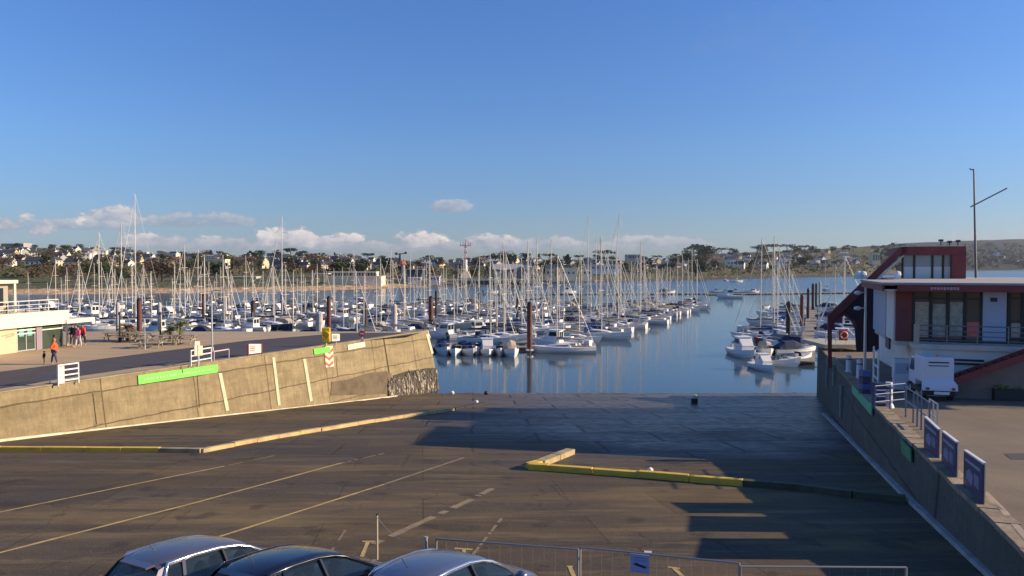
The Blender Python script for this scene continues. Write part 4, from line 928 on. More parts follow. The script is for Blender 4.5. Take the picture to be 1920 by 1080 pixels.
for px, py, key, rz, lab in ((838,634,('m',0),2.6,'wheelhouse motorboat just behind the end of the left wall'),(870,636,('m',3),.3,'small open boat behind the near row'),(895,628,('m',4),.4,'navy motorboat in the gap behind the near row'),(905,612,('s',4),2.9,'navy yacht in the gap beside the second pontoon'),(925,640,('s',3),.2,'small grey-covered yacht behind the near row'),(955,636,('s',0),3.0,'navy-covered yacht left of the tall red-brown pile')):
    place(key, P(px,py,WZ), rz, 1, 1, 'gap', lab)
# long grey-sided yacht closing the middle pontoon
p = (P(1005,664,WZ)+P(1105,662,WZ))/2; place(('s',7), Vector((p.x,p.y+1.5,0)), pi+.02, .86, .95, 'end', 'long yacht lying across the near end of the middle pontoon')
for px, mh, rx in ((1108,1.62,0),(1154,1.55,.06)):
    p = P(px, 600 if px < 1120 else 612, WZ); o = place(('s',4), p, pi-.3, 1.0, mh, 'tall', ('tall-masted dark yacht in the middle rows, left of the pair','dark yacht with black leaning mast among the middle rows')[px > 1120]); o.rotation_euler = (0, -rx, pi-.3)
for px, py, mh, lab in ((263,618,1.9,'tallest-masted yacht behind the left picnic tables'),(536,612,1.62,'tall-masted yacht with leaning jib in the left rows'),(195,620,1.35,'tall-masted yacht nearest the left building'),(237,618,1.5,'tall-masted yacht between the two left lamp posts')):
    p = P(px, py, WZ); place(('s',0), p, pi+.4, 1.0, mh, 'tall', lab)
# right pontoon
ra = P(1500,700,WZ); rd = Vector((.42,1,0)).normalized(); rn = Vector((-rd.y,rd.x,0)); ra = Vector((36.2,90,WZ))
pontoon(ra, ra+rd*135, 2.2, 'long pontoon along the right side of the channel', 9)
for px, py, key, rz, sc, lab in ((1402,671,('m',0),-1.5,1.02,'large white wheelhouse motorboat moored beside the channel on the right'),(1441,697,('m',0),-1.45,.72,'small white cabin boat nearest the right wall end'),(1446,667,('m',2),-1.7,.9,'pale covered motorboat between the two right wheelhouse boats'),(1470,690,('m',3),-.4,.9,'open grey boat beside the right ladder'),(1500,668,('m',1),.2,1.0,'dark covered boat under the end of the right quay'),(1508,682,('m',3),.5,.9,'open tender against the right quay wall'),(1443,640,('s',2),-.35+pi,.95,'tall-masted white yacht nearest on the right pontoon'),(1462,650,('m',5),2.8,1.0,'red-hulled motorboat on the right pontoon'),(1485,655,('m',1),2.8,1.0,'navy-covered boat on the right pontoon')):
    p = P(px, py, WZ); place(key, p+Vector((0,2,0)), rz, sc, 1.12 if key[0] == 's' else 1, 'right', lab)
x = 28
while x < 134:
    for side in (1,-1):
        sail = random.random() < (.8 if side == 1 else .35); key = ('s', random.choice((0,1,2,5,7,0))) if sail else ('m', random.choice((0,1,2,3)))
        L = (SBP if sail else MBP)[key[1]][0]; d = rn*side; ctr = ra + rd*x + d*(1.5+L*.5); ang = atan2(d.y,d.x)+random.choice((0,pi))
        place(key, ctr, ang, random.uniform(.92,1.05), random.uniform(.92,1.12), 'right pontoon, '+('channel side' if side == 1 else 'quay side'))
    x += random.uniform(7,10)
# floating breakwater far out
p0 = PD(1010,0,300); q0 = P(905,553,WZ); q1 = P(1335,552,WZ); pontoon(Vector((q0.x,q0.y,WZ)), Vector((q1.x,q1.y,WZ)), 3, 'floating breakwater behind the middle masts')
q0 = P(1325,553.5,WZ); q1 = P(1660,549,WZ); pontoon(Vector((q0.x,q0.y,WZ)), Vector((q1.x,q1.y,WZ)), 3.4, 'floating breakwater across the mouth of the channel')
q0 = P(1595,556,WZ); q1 = P(1760,553,WZ); pontoon(Vector((q0.x,q0.y,WZ)), Vector((q1.x,q1.y,WZ)), 3, 'short dark breakwater arm behind the red gable')
for i, px in enumerate((1342,1360,1378,1396,1412,1368)):
    y = 549 if i < 5 else 559; p = P(px, y, WZ); key = ('m', (0,1,0,3,0,0)[i]); place(key, p, random.choice((.1,3.1)), .8 if i < 5 else 1.3, 1, 'bw', ('','',)[0] or ['first','second','third','fourth','fifth'][i]+' boat from the left along the channel-mouth breakwater' if i < 5 else 'low pale boat in front of the channel-mouth breakwater')
for i, px in enumerate((920,1062,1250)):
    p = P(px, 551, WZ); place(('m', (3,0,1)[i]), p, .1, 1.2, 1, 'bw2', ('small boat at the left end of the middle breakwater','boat lying on the breakwater behind the middle masts','boat near the right end of the middle breakwater')[i])
for i, (px, py, s_) in enumerate(((1360,527,1.0),(1381,529,1.2),(1548,545,1.0),(1437,577,.35))):
    p = P(px, py, WZ)
    if i == 3: place(('m',3), p, .5, .5, 1, 'x', 'tiny dinghy alone in the channel'); continue
    place(('s',1), p, random.uniform(0,3), s_, 1.3, 'off', ('yacht anchored off the far right shore, left one','yacht anchored off the far right shore, right one','yacht anchored alone beyond the right pontoon')[i])
groups = {}
for o, zone, base, loc, done in BOATS:
    if not done: groups.setdefault((zone, base), []).append((loc.y, o))
for (zone, base), g in groups.items():
    g.sort(key=lambda q: q[0])
    for n_, (_, o) in enumerate(g):
        o['label'] = ('only ' if len(g) == 1 else ordn(n_)+' nearest ') + base + ', ' + zone
# ------------------------------------------------------------------ harbour office on the right quay (local frame: x along the front, y away from the camera)
OB = Vector((18.4, 35.0, 0)); RB = radians(-19.1)
MB_ = Matrix.Translation(OB) @ Matrix.Rotation(RB, 4, 'Z'); MBI = MB_.inverted()
CAMO = Vector((0,0,CAMZ))
def fu(px, py, v):       # pixel -> (u, z) on the plane y = v of the building frame
    o = MBI @ CAMO; r = (MBI.to_3x3() @ ray(px, py)); t = (v-o.y)/r.y; p = o + r*t; return p.x, p.z
def fv(px, py, u):       # pixel -> (v, z) on the plane x = u
    o = MBI @ CAMO; r = (MBI.to_3x3() @ ray(px, py)); t = (u-o.x)/r.x; p = o + r*t; return p.y, p.z
hb = thing('harbour_office', 'two-storey white and dark red harbour office with glazed upper floor and control tower', 'building', OB, RB)
RW = mat('white_wall', (.80,.75,.68), .8, var=.16, vscale=.8); GW = mat('grey_stained_wall', (.58,.53,.46), .85, var=.3, vscale=1.0)
PANB = mat('pale_blue_panel', (.42,.47,.56), .6, var=.08); ROOFG = mat('roof_gravel', (.42,.38,.35), .9, var=.25, vscale=1)
REDB = mat('dark_red_cladding', (.23,.045,.04), .6, var=.25, vscale=1.5); BLK = mat('dark_frame', (.02,.025,.022), .5)
INT = mat('interior_wall', (.30,.24,.17), .9, var=.3, vscale=1)
def glassy():
    m = bpy.data.materials.new('window_glass'); m.use_nodes = True; b = m.node_tree.nodes['Principled BSDF']
    b.inputs['Base Color'].default_value = (.09,.085,.07,1); b.inputs['Roughness'].default_value = .06; b.inputs['Specular IOR Level'].default_value = .9; return m
WG = glassy()
DZ = 3.45; W_ = 14.0; DV = 20.0; DF = 7.0; UR = 1.5
b = MB(); b.box((.9,-1.15,-.6),(W_,DF,DZ-.22)); b.box((UR+.3,DF+.002,-.6),(W_,DV,DZ-.222)); b.build('ground_floor_wall', RW, hb)
b = MB(); b.box((.55,-1.35,DZ-.215),(W_,0,DZ)); b.box((.0,-.05,DZ-.212),(W_,DF,DZ-.003)); b.box((UR,DF+.003,DZ-.214),(W_,DV,DZ-.005)); b.build('deck_slab', GW, hb)
b = MB(); b.box((0,0,DZ+.003),(.12,DF,5.85)); b.build('side_wall', RW, hb)
b = MB(); b.box((UR,DF+.004,DZ+.003),(UR+.12,DV,5.848)); b.build('rear_side_wall', NAVY, hb)
b = MB(); b.box((.125,.9,DZ+.003),(W_,DF,5.845)); b.box((UR+.125,DF+.002,DZ+.004),(W_,DV,5.844)); b.build('core_wall', INT, hb)
# side wall panels
for (x0, x1, y0, y1, m_) in ((1638,1662,535,637,PANB),(1663,1668,533,655,NAVY)):
    v1, z1 = fv(x0, y0, -.05); v0, z0 = fv(x1, y1, -.05); v1 = min(v1, DF); b = MB(); b.box((-.09, v0, DZ+.02 if m_ is PANB else max(z0,1.2)),(-.004, v1, 5.84)); b.build('side_panel', m_, hb)
b = MB(); b.box((-.10,0.02,DZ+.02),(-.004,2.2,5.84)); b.build('side_panel', RW, hb)
# front: red corner, glazing with dark frames, pale blue panels
b = MB(); u0,_ = fu(1709,600,-.06); b.box((-.02,-.10,DZ+.01),(u0,.88,5.845)); b.build('red_corner', REDB, hb)
b = MB(); b.box((u0,.02,DZ+.01),(W_,.06,5.845)); b.build('front_glazing', WG, hb)
def fbox(name, x0, x1, y0, y1, m, v=-.03, d=.12):
    a, z1 = fu(x0, y0, v); c, z0 = fu(x1, y1, v); b = MB(); b.box((a, v, max(z0,DZ+.004)), (c, v+d, min(z1,5.84))); return b.build(name, m, hb)
for x in (1712,1745,1777,1809,1841,1892,1918,1950,1990): fbox('window_frame', x-2.2, x+2.2, 535, 650, BLK, -.04)
for (x0,x1,y) in ((1712,1841,560),(1888,2000,560),(1888,2000,602),(1712,1841,546)): fbox('window_frame', x0, x1, y-2, y+2, BLK, -.035)
fbox('window_frame', 1712, 1841, 634, 641, BLK, -.033); fbox('window_frame', 1890, 2000, 634, 641, BLK, -.033)
for (x0,x1,y0,y1,m_) in ((1716,1741,566,632,'a'),(1749,1773,570,632,'b'),(1781,1805,566,630,'b'),(1813,1837,604,632,'r'),(1896,1914,606,632,'a')): fbox('pane_overlay', x0, x1, y0, y1, {'a':mat('beige_pane_reflection',(.62,.50,.34),.8,var=.5,vscale=5,stretch=(1,1,4)),'b':mat('grey_pane_reflection',(.50,.45,.34),.8,var=.5,vscale=3),'r':mat('red_poster',(.80,.16,.12),.7)}[m_], .004, .012)  # tan and grey panes: interior reflections painted on; the red one a poster
fbox('front_panel', 1844, 1886, 536, 640, PANB, -.12, .15)
fbox('panel_emblem', 1857, 1870, 558, 566, NAVY, -.135, .01)
fbox('panel_emblem', 1856, 1864, 545, 548, NAVY, -.135, .01)
# roof slab with red fascia
b = MB(); b.box((-.75,-.95,6.16),(W_+.3,DF+.4,6.26)); b.box((UR-.4,DF+.402,6.158),(W_+.3,DV+.4,6.258)); b.build('roof', ROOFG, hb)
b = MB(); b.box((-.1,-1.0,5.85),(W_+.3,-.86,6.155)); b.box((-.72,-.85,5.86),(-.62,DF,6.155)); b.box((UR-.38,DF+.5,5.86),(UR-.28,DV,6.15)); b.box((-.1,-.855,5.85),(W_+.2,-.7,6.0)); b.build('fascia', REDB, hb)
b = MB(); b.box((-.61,-.84,5.88),(W_+.2,DF,5.93)); b.build('soffit', RW, hb)
b = MB(); random.seed(4)
for (a, c, h) in ((1744,1776,5),): pass
u0, z0 = fu(1745, 543, -1.03); u1, _ = fu(1800, 543, -1.03)
for k in range(9):                     # small illegible pale emblem lettering on the fascia
    x = lerp(u0, u1, k/9); b.box((x, -1.03, 5.93+.02*(k%2)), (x+.10, -1.002, 6.06))
b.build('fascia_lettering', mat('pale_red_lettering', (.55,.32,.30), .7), hb)
# deck railing
b = MB()
for k in range(12): x = .7 + k*1.2; b.tube([(x,-1.28,DZ),(x,-1.28,DZ+.86)], .025, 5)
for z in (.86,.62,.40,.2): b.tube([(.7,-1.28,DZ+z),(W_,-1.28,DZ+z)], .022 if z < .8 else .03, 5)
b.build('deck_railing', mat('dull_steel',(.20,.20,.21),.5,.4), hb)
b = MB(); b.box((.58,-1.33,DZ+.01),(.78,-1.12,DZ+.9)); b.build('railing_post', mat('tan_post',(.45,.36,.27),.8), hb)
# vents
for z in (2.72,2.55): b = MB(); b.box((1.05,-1.2,z),(3.4,-1.152,z+.09)); b.build('vent_slot', BLK, hb)
# stairs at the right
u0, z0 = fu(1800,700,-2.1); u1, z1 = fu(1915,655,-2.1)
b = MB()
for v in (-1.55,-2.45): b.beam((u0-1.2, v, z0-.75), (u1+.6, v, DZ-.05), .08, .28)
b.build('stair_stringer', REDB, hb)
b = MB()
for k in range(13): f = k/12; b.box((lerp(u0-1.1,u1+.5,f)-.13,-2.4,lerp(z0-.7,DZ-.12,f)),(lerp(u0-1.1,u1+.5,f)+.15,-1.6,lerp(z0-.7,DZ-.12,f)+.05))
b.build('stair_tread', DARKM, hb)
b = MB(); b.prism([(u0-.3,-1.5,z0-.5),(u1+.6,-1.5,DZ-.3),(u1+.6,-1.5,.2),(u0-.3,-1.5,.2)], (0,.1,0)); b.build('stair_wall', mat('tan_wall',(.30,.23,.19),.85,var=.25), hb)
# red gable frame at the quay side, opening for the view beyond
VG = 12.0
def gz(px, py, v=VG): u, z = fu(px, py, v); return Vector((u, v, z))
b = MB(); b.prism([gz(*q) for q in ((1552,592),(1622,524),(1632,534),(1560,604))], (0,.35,0))
b.prism([gz(*q) for q in ((1552,590),(1560,596),(1560,690),(1553,690))], (0,.34,0)); b.build('gable_frame', REDB, hb)
b = MB(); b.prism([gz(x,y,VG+.1) for x,y in ((1560,606),(1560,600),(1627,533),(1648,533),(1648,660),(1606,660),(1603,616),(1603,604),(1583,589))], (0,.25,0)); b.build('gable_infill', mat('maroon_infill',(.05,.018,.03),.6,var=.3), hb)
b = MB(); b.prism([gz(x,y,VG+.05) for x,y in ((1557,614),(1560,602),(1583,587),(1606,604),(1606,617),(1600,614),(1600,606),(1583,592),(1563,607),(1561,618))], (0,.32,0)); b.build('opening_frame', REDB, hb)
# diagonal stair roof rising to the tower
b = MB(); b.prism([gz(*q, VG+.5) for q in ((1625,524),(1686,464),(1700,463),(1700,474),(1690,477),(1636,530))], (0,.4,0)); b.build('stair_roof', REDB, hb)
b = MB(); b.prism([gz(*q, VG+.3) for q in ((1634,532),(1693,479),(1696,479),(1640,533))], (0,.15,0)); b.build('hand_rail', GALV, hb)
# control tower on the roof
tu0,_ = fu(1690,500,VG+.5); tu1,_ = fu(1811,500,VG+.5); zt = 8.25
tw = MB(); tw.box((tu0,VG+.5,7.72),(tu1,VG+6.5,zt)); tw = tw.build('tower_roof', REDB, hb)
b = MB(); b.box((tu0+.1,VG+.4,zt+.003),(tu1-.4,VG+6.5,zt+.05)); b.build('roof_edge', GALV, tw)
b = MB(); b.box((tu1-.75,VG+.45,6.262),(tu1,VG+6.4,7.715)); b.build('tower_wall', REDB, hb)
b = MB(); b.box((tu0+.15,VG+.9,6.262),(tu1-.76,VG+1.0,7.0)); b.build('parapet', RW, hb)
b = MB(); b.box((tu0+.2,VG+.93,7.0),(tu1-.76,VG+.96,7.715)); b.build('tower_window', mat('tower_glass',(.30,.34,.36),.1,spec=.9), hb)
for x in (1692,1714,1748,1768): u,_ = fu(x,500,VG+.9); b = MB(); b.box((u-.06,VG+.86,6.262),(u+.06,VG+.92,7.715)); b.build('window_frame', BLK, hb)
b = MB(); b.sphere((tu0+1.0,VG+1.6,6.75), .45, 8, 6); b.sphere((tu0+2.2,VG+1.8,6.6), .4, 8, 6)
for (x, h) in ((1764,.35),(1780,.25),(1796,.3)):
    u,_ = fu(x,463,VG+2); b = MB(); b.tube([(u,VG+2,zt),(u,VG+2,zt+h)], .03, 5); b.box((u-.12,VG+1.9,zt+h),(u+.12,VG+2.1,zt+h+.14)); b.build('roof_sensor', DARKM, hb)
# clutter on the main roof
for (x, y, w) in ((1640,520,.5),(1652,522,.3),(1715,527,.25)):
    u = tu0 - 3 + (x-1640)*.03; v = 9.5; b = MB(); b.box((u,v,6.262),(u+w,v+.5,6.5)); b.sphere((u+w/2,v+.25,6.55), .2, 8, 5); b.build('roof_vent', WHITEM, hb)
# ladder frame and blue door at the side
v0,_ = fv(1660,650,-.3); b = MB()
for y0, z in ((0,1.0),(0,1.6),(0,2.3)): b.tube([(-.6,v0,z+.4),(-.6,v0+1.6,z+.4)], .05, 5)
b.tube([(-.6,v0,1.0),(-.6,v0,2.9)], .05, 5); b.tube([(-.6,v0+1.6,1.0),(-.6,v0+1.6,2.9)], .05, 5); b.build('ladder_frame', WHITEM, hb)
# ------------------------------------------------------------------ things round the office
def qpt(px, py):           # point on the right quay surface
    r = ray(px, py); lo, hi = 5, 90
    for _ in range(50):
        m = (lo+hi)/2; p = CAMO + r*(m/r.y)
        if p.z > rq_z(p.y): lo = m
        else: hi = m
    p.z = rq_z(p.y); return p
t = thing('viewing_platform','small cream-edged platform with railing at the end of the right quay','platform',qpt(1570,700))
a = PD(1537,644,60); c = PD(1606,644,60); z = a.z
b = MB(); b.box((a.x,59,z-.3),(c.x+1.5,64,z)); b.build('platform', mat('cream_beam',(.50,.44,.31),.8,var=.2), t, world=True)
b = MB()
for x in (a.x+.3, (a.x+c.x)/2, c.x): b.tube([(x,59.5,-6),(x,59.5,z-.3)], .18, 8)
b.build('post', WOOD, t, world=True)
b = MB()
for k in range(6): x = lerp(a.x+.1,c.x+1.2,k/5); b.tube([(x,59.1,z),(x,59.1,z+1.1)], .035, 5)
for h in (.4,.75,1.1): b.tube([(a.x+.1,59.1,z+h),(c.x+1.2,59.1,z+h)], .035, 5)
b.build('railing', GALV, t, world=True)
t = thing('lifebuoy_cabinet','dark red lifebuoy housing on the railing of the end platform','lifebuoy', (PD(1581,628,58.9)))
b = MB(); b.box((-.36,-.12,-.44),(.36,.02,.42)); b.build('housing', mat('lifebuoy_red',(.32,.02,.025),.5), t, bevel=.06)
b = MB(); b.tube([(.27*cos(k*pi/8), -.16, .27*sin(k*pi/8)) for k in range(17)], .06, 6, cap=False); b.build('ring', mat('ring_pink',(.75,.35,.30),.5), t)
# signal mast with yard
t = thing('flag_mast','tall grey signal mast with slanting yard on the harbour office roof','mast',PD(1830,519,49)); base = PD(1830,519,49); base.z = 6.26; t.location = base
b = MB(); b.tube([base, PD(1826,317,49)], .085, 8, .05); b.build('pole', mat('grey_pole',(.10,.13,.15),.5,.3), t, world=True)
b = MB(); b.tube([PD(1820,388,48.6), PD(1888,353,48.6)], .045, 6); b.build('yard', mat('grey_pole',(.1,.13,.15)), t, world=True)
b = MB(); p = PD(1825,318,49); b.tube([p, p+Vector((-.22,0,0)), p+Vector((-.22,0,.1))], .04, 5); b.build('wind_vane', DARKM, t, world=True)
# slender lamp pole left of the office
p = qpt(1621,708); t = thing('lamp_pole','thin grey pole with two floodlights beside the red gable','lamp',p); zt = PD(1621,530,p.y).z
b = MB(); b.tube([(0,0,0),(0,0,zt-p.z)], .09, 8, .06); b.build('pole', GALV, t)
for py in (549,578):
    z = PD(1612,py,p.y).z - p.z; b = MB(); b.beam((-.05,0,z),(-.35,0,z+.05), .05, .05); b.sphere((-.45,0,z), .17, 8, 6, (1.3,1,.7)); b.build('floodlight', WHITEM, t)
# small utility truck seen from behind
p = qpt(1760,752); t = thing('utility_truck','small white utility truck seen from behind, parked below the harbour office','truck',p, radians(-14)); t.scale = (.85,.85,.97)
TW = mat('white_truck_body',(.66,.66,.70),.4)
b = MB(); b.box((-.70,.0,.78),(.70,1.7,1.98)); bx_ = b.build('cargo_box', TW, t, bevel=.06)
b = MB(); b.box((-.5,-.02,1.72),(.45,-.004,1.78)); b.box((-.5,-.02,1.58),(.45,-.004,1.62)); b.build('vent_slot', NAVY, bx_)
b = MB(); b.prism([(-.82,-.25,.50),(.82,-.25,.50),(.80,-.22,.78),(.68,-.04,.95),(-.68,-.04,.95),(-.80,-.22,.78)],(0,.22,0)); b.build('tailboard', TW, t)
b = MB(); b.box((-.72,-.15,.28),(.72,3.0,.50)); b.build('chassis', DARKM, t)
b = MB(); b.prism([(-.66,1.75,.5),(-.66,2.95,.5),(-.66,2.95,1.1),(-.66,2.5,1.85),(-.66,1.75,1.85)],(1.32,0,0)); cb_ = b.build('cab', TW, t, bevel=.05)
b = MB(); b.prism([(-.672,1.9,1.15),(-.672,2.75,1.15),(-.672,2.42,1.72),(-.672,1.9,1.72)],(.01,0,0)); b.build('window', GLASS, cb_)
for x in (-.62,.62):
    for y in (.35,2.4): b = MB(); b.tube([(x-.1,y,.29),(x+.1,y,.29)], .29, 14); w = b.build('wheel', RUBBER, t); bb = MB(); bb.tube([(x-.105,y,.29),(x+.105,y,.29)], .15, 12); bb.build('rim', GALV, w)
b = MB(); b.box((-.30,-.28,.33),(.42,-.255,.46)); b.build('number_plate', WHITEM, t)
for x in (-.68,.52): b = MB(); b.box((x,-.285,.54),(x+.16,-.252,.64)); b.build('tail_light', mat('tail_lamp',(.25,.02,.02),.3), t)
b = MB(); b.tube([(0,.3,1.98),(0,.3,2.1)], .10, 10, .07); b.build('beacon', mat('orange_beacon',(.75,.22,.05),.3), t)
# white cabinets left of the truck
p = qpt(1708,738); t = thing('service_cabinet','pale cabinet against the office wall left of the utility truck','cabinet',p+Vector((.1,1.0,0)),radians(-19))
b = MB(); b.box((-.35,0,0),(.35,.5,1.5)); bo_ = b.build('body', TW, t, bevel=.03); b = MB(); b.box((-.3,-.02,.8),(.3,-.003,1.3)); b.build('door', PANB, t); b = MB(); b.box((.2,-.05,1.0),(.24,-.021,1.12)); b.build('handle', DARKM, t)
# slatted crates, planter
def crate(px, py, w, d, h, n, label, m):
    p = qpt(px, py); t = thing('slatted_crate', label, 'crate', p, radians(-10)); hh = h/n
    for k in range(n): b = MB(); b.box((-w/2,0,k*hh+.02),(w/2,.03,(k+1)*hh-.03)); b.box((-w/2,d-.03,k*hh+.02),(w/2,d,(k+1)*hh-.03)); b.box((-w/2,.03,k*hh+.02),(-w/2+.03,d-.03,(k+1)*hh-.03)); b.build('slat', m, t)
    for x in (-w/2+.04, 0, w/2-.1): b = MB(); b.box((x,.031,0),(x+.06,.09,h)); b.build('upright', m, t)
    return t
crate(1888,732,1.5,1.0,1.35,6,'tall slatted grey crate in front of the office stairs', mat('grey_slats',(.36,.34,.33),.8,var=.2))
p = qpt(1900,752); t = thing('planter','dark planter with low yellow-green plants at the right edge','planter',p,radians(-10))
b = MB(); b.box((-.75,0,0),(.9,.6,.5)); b.build('box', mat('planter_black',(.05,.045,.04),.8), t, bevel=.02)
b = MB(); random.seed(2)
for k in range(160): c = Vector((random.uniform(-.7,.85),random.uniform(.05,.55),.5+random.random()*.14)); u = Vector((random.gauss(0,1),random.gauss(0,1),.5)).normalized()*.08; v = u.orthogonal()*.6; b.add([c-u,c+v,c+u,c-v],[(0,1,2,3)])
b.build('plants', mat('yellow_green_leaf',(.20,.24,.04),.8), t)
# white bollards along the right quay
BOLW = mat('white_bollard_paint',(.70,.68,.70),.5)
for i, (px, py, hpx, lab) in enumerate(((1666,764,48,'nearest white bollard on the right quay, beside the blue railing'),(1611,712,38,'second white bollard on the right quay'),(1591,700,34,'farthest white bollard on the right quay'))):
    p = qpt(px, py); h = hpx/F*p.y; t = thing('white_bollard', lab, 'bollard', p, 0, 'white bollards on the right quay')
    b = MB(); b.tube([(0,0,0),(0,0,.12),(0,0,.16)], .22, 14, .15); b.build('foot', BOLW, t)
    b = MB(); b.tube([(0,0,.14),(0,0,h-.08),(0,0,h)], .155, 14, .13); b.build('post', BOLW, t)
    b = MB(); b.tube([(0,0,h-.26),(0,0,h-.20)], .162, 14); b.build('band', NAVY, t)
def q_rail(name, label, cat, pts, h, bars, m, posts=1.0, r=.025):
    v = [qpt(*p) for p in pts]; t = thing(name, label, cat, v[0])
    b = MB()
    for a, c in zip(v, v[1:]):
        for f in bars: b.tube([a+Vector((0,0,h*f)), c+Vector((0,0,h*f))], r, 5)
    b.build('rail', m, t, world=True); 
    for a, c in zip(v, v[1:]):
        n = max(1, round((c-a).length/posts))
        for k in range(n+1):
            if k == n and c is not v[-1]: continue
            q = a.lerp(c, k/n); b = MB(); b.tube([q, q+Vector((0,0,h))], r*1.3, 6); b.build('post', m, t, world=True)
    return t
BLR = mat('blue_steel',(.06,.10,.24),.5)
q_rail('blue_railing','blue railing panel behind the nearest white bollard','railing',((1640,770),(1696,764)),1.0,(.35,.66,1),BLR)
q_rail('safety_railing','silver handrail with dark posts running down toward the advertising panels','railing',((1698,782),(1712,793),(1727,806),(1742,820)),1.15,(1,.55),mat('silver_blue_steel',(.14,.17,.24),.5,.4),.9)
q_rail('safety_railing','bent grey railing hoop beside the first advertising panel','railing',((1742,800),(1757,812)),1.0,(1,.5),GALV,.7)
t = thing('striped_locker','dark blue striped locker beside the white bollard on the right quay','locker',qpt(1648,766)); 
b = MB(); b.box((-.16,-.1,0),(.22,.3,1.05)); b.build('body', NAVY, t)
for z in (.25,.5,.75): b = MB(); b.box((-.165,-.115,z),(.225,-.101,z+.06)); b.build('stripe', BOLW, t)
t = thing('striped_locker','stack of dark blue life-jacket boxes at the edge of the right quay','locker',qpt(1622,742)); 
for k,z in enumerate((0,.3,.6,.9)): b = MB(); b.box((-.16,-.1,z),(.2+.03*(k%2),.3,z+.27)); b.build('box', NAVY if k%2 == 0 else BLR, t)
# advertising panels on the right wall
ADV = mat('poster_purple_blue',(.075,.065,.13),.5,var=.35,vscale=2); ADVW = mat('poster_pale',(.24,.25,.33),.6)
def advert(x0, y0t, y0b, x1, y1t, y1b, label, seed):
    a = qpt(x0+1, y0b); c = qpt(x1, y1b); a0 = qpt(x0, y0b+3)
    t = thing('advertising_panel', label, 'sign', a, 0, 'advertising panels on the right wall')
    za = PD(x0, y0t, a.y).z; zc = PD(x1, y1t, c.y).z; d = (c-a).normalized(); n_ = Vector((-d.y,d.x,0)).normalized()
    if n_.x > 0: n_ = -n_
    def pt(u, v, o=0): lo = a.lerp(c,u)+Vector((0,0,.10)); hi = Vector((a.x,a.y,za)).lerp(Vector((c.x,c.y,zc)),u); return lo.lerp(hi,v)+n_*o
    b = MB(); b.prism([pt(0,0),pt(1,0),pt(1,1),pt(0,1)], n_*-.05); b.build('panel', ADV, t, world=True)
    b = MB(); b.prism([pt(-.02,1),pt(1.02,1),pt(1.02,1.045),pt(-.02,1.045)], n_*-.08); b.build('top_frame', WHITEM, t, world=True)
    for u in (.06,.94): b = MB(); q = pt(u,0,-.07); b.tube([q+Vector((0,0,-.15)), pt(u,1,-.07)], .03, 6); b.build('post', GALV, t, world=True)
    random.seed(seed); b = MB()
    b.prism([pt(.15,.28,.004),pt(.5,.22,.004),pt(.55,.5,.004),pt(.35,.62,.004),pt(.18,.5,.004)], n_*-.003); b.build('picture', ADVW, t, world=True)
    b = MB(); b.prism([pt(.1,.76,.004),pt(.9,.76,.004),pt(.9,.84,.004),pt(.1,.84,.004)], n_*-.003); b.build('title_bar', mat('poster_white',(.34,.34,.42),.6), t, world=True)
    b = MB(); b.prism([pt(.6,.3,.004),pt(.85,.28,.004),pt(.85,.6,.004),pt(.6,.62,.004)], n_*-.003); b.build('text_block', mat('poster_grey',(.2,.2,.33),.6), t, world=True)
advert(1731,783,846,1757,806,866,'farthest of three purple-blue advertising panels on the right wall, by the railing',1)
advert(1764,810,872,1790,830,902,'middle one of three purple-blue advertising panels on the right wall',2)
advert(1805,846,915,1840,870,955,'nearest and largest purple-blue advertising panel with pale top edge on the right wall',3)
# patch and gutter on the right quay
p = [qpt(*q)+Vector((0,0,.006)) for q in ((1882,851),(1975,849),(1985,862),(1896,862))]; b = MB(); b.add(p,[(0,1,2,3)]); struct(b.build('asphalt_patch', ASPH))
p = [qpt(*q)+Vector((0,0,.006)) for q in ((1790,740),(1878,738),(1880,748),(1792,751))]
v = [qpt(*q) for q in ((1846,930),(1880,965),(1925,1020),(1990,1100))]; b = MB()
for a, c in zip(v, v[1:]): b.beam(a+Vector((0,0,.05)), c+Vector((0,0,.05)), .14, .12)
tag(b.build('kerb_rail', mat('pale_kerb',(.45,.34,.24),.8,var=.3)), 'low pale kerb rail running beside the coping at the bottom right', 'kerb')
# ------------------------------------------------------------------ cafe building on the left quay
a = P(0,665,QL); c = P(120,649,QL); d = (c-a).normalized(); OL = a; RL = atan2(d.y,d.x)   # local x along facade away, local -y toward the sun
ML = Matrix.Translation(OL) @ Matrix.Rotation(RL,4,'Z'); MLI = ML.inverted()
def lu(px, py, v=0.0):
    o = MLI @ CAMO; r = MLI.to_3x3() @ ray(px, py); t = (v-o.y)/r.y; p = o+r*t; return p.x, p.z
cf = thing('cafe_building','cream low building with glazed door and roof terrace at the left edge','building',OL,RL)
PEA = mat('peach_render',(.62,.46,.31),.85,var=.08); CRM = mat('cream_fascia',(.86,.76,.52),.8,var=.05)
xE = lu(118,620)[0]; zf0 = lu(10,602)[1]-QL; zf1 = lu(10,575)[1]-QL
def lb(name, x0, x1, y0, y1, z0, z1, m, par=cf): b = MB(); b.box((x0,y0,z0),(x1,y1,z1)); return b.build(name, m, par)
xd0 = lu(32,640)[0]; xd1 = lu(68,640)[0]; xw0 = lu(79,640)[0]; xw1 = lu(116,620)[0]
lb('wall', -14, xd0, 0, 9, 0, zf0, PEA)
lb('interior', xd0, xE, 1.2, 9, 0, zf0, mat('dim_interior',(.12,.11,.10),.9))
lb('pillar', xd1+.02, xw0, -.02, .35, 0, zf0, mat('mauve_pillar',(.27,.21,.25),.7))
zs = lu(95,643)[1]-QL; lb('low_wall', xw0+.01, xE, -.05, .25, 0, zs, CRM)
wn = lb('window', xw0+.01, xw1, .05, .09, zs+.003, zf0, mat('green_glass',(.05,.07,.05),.06,spec=.9))
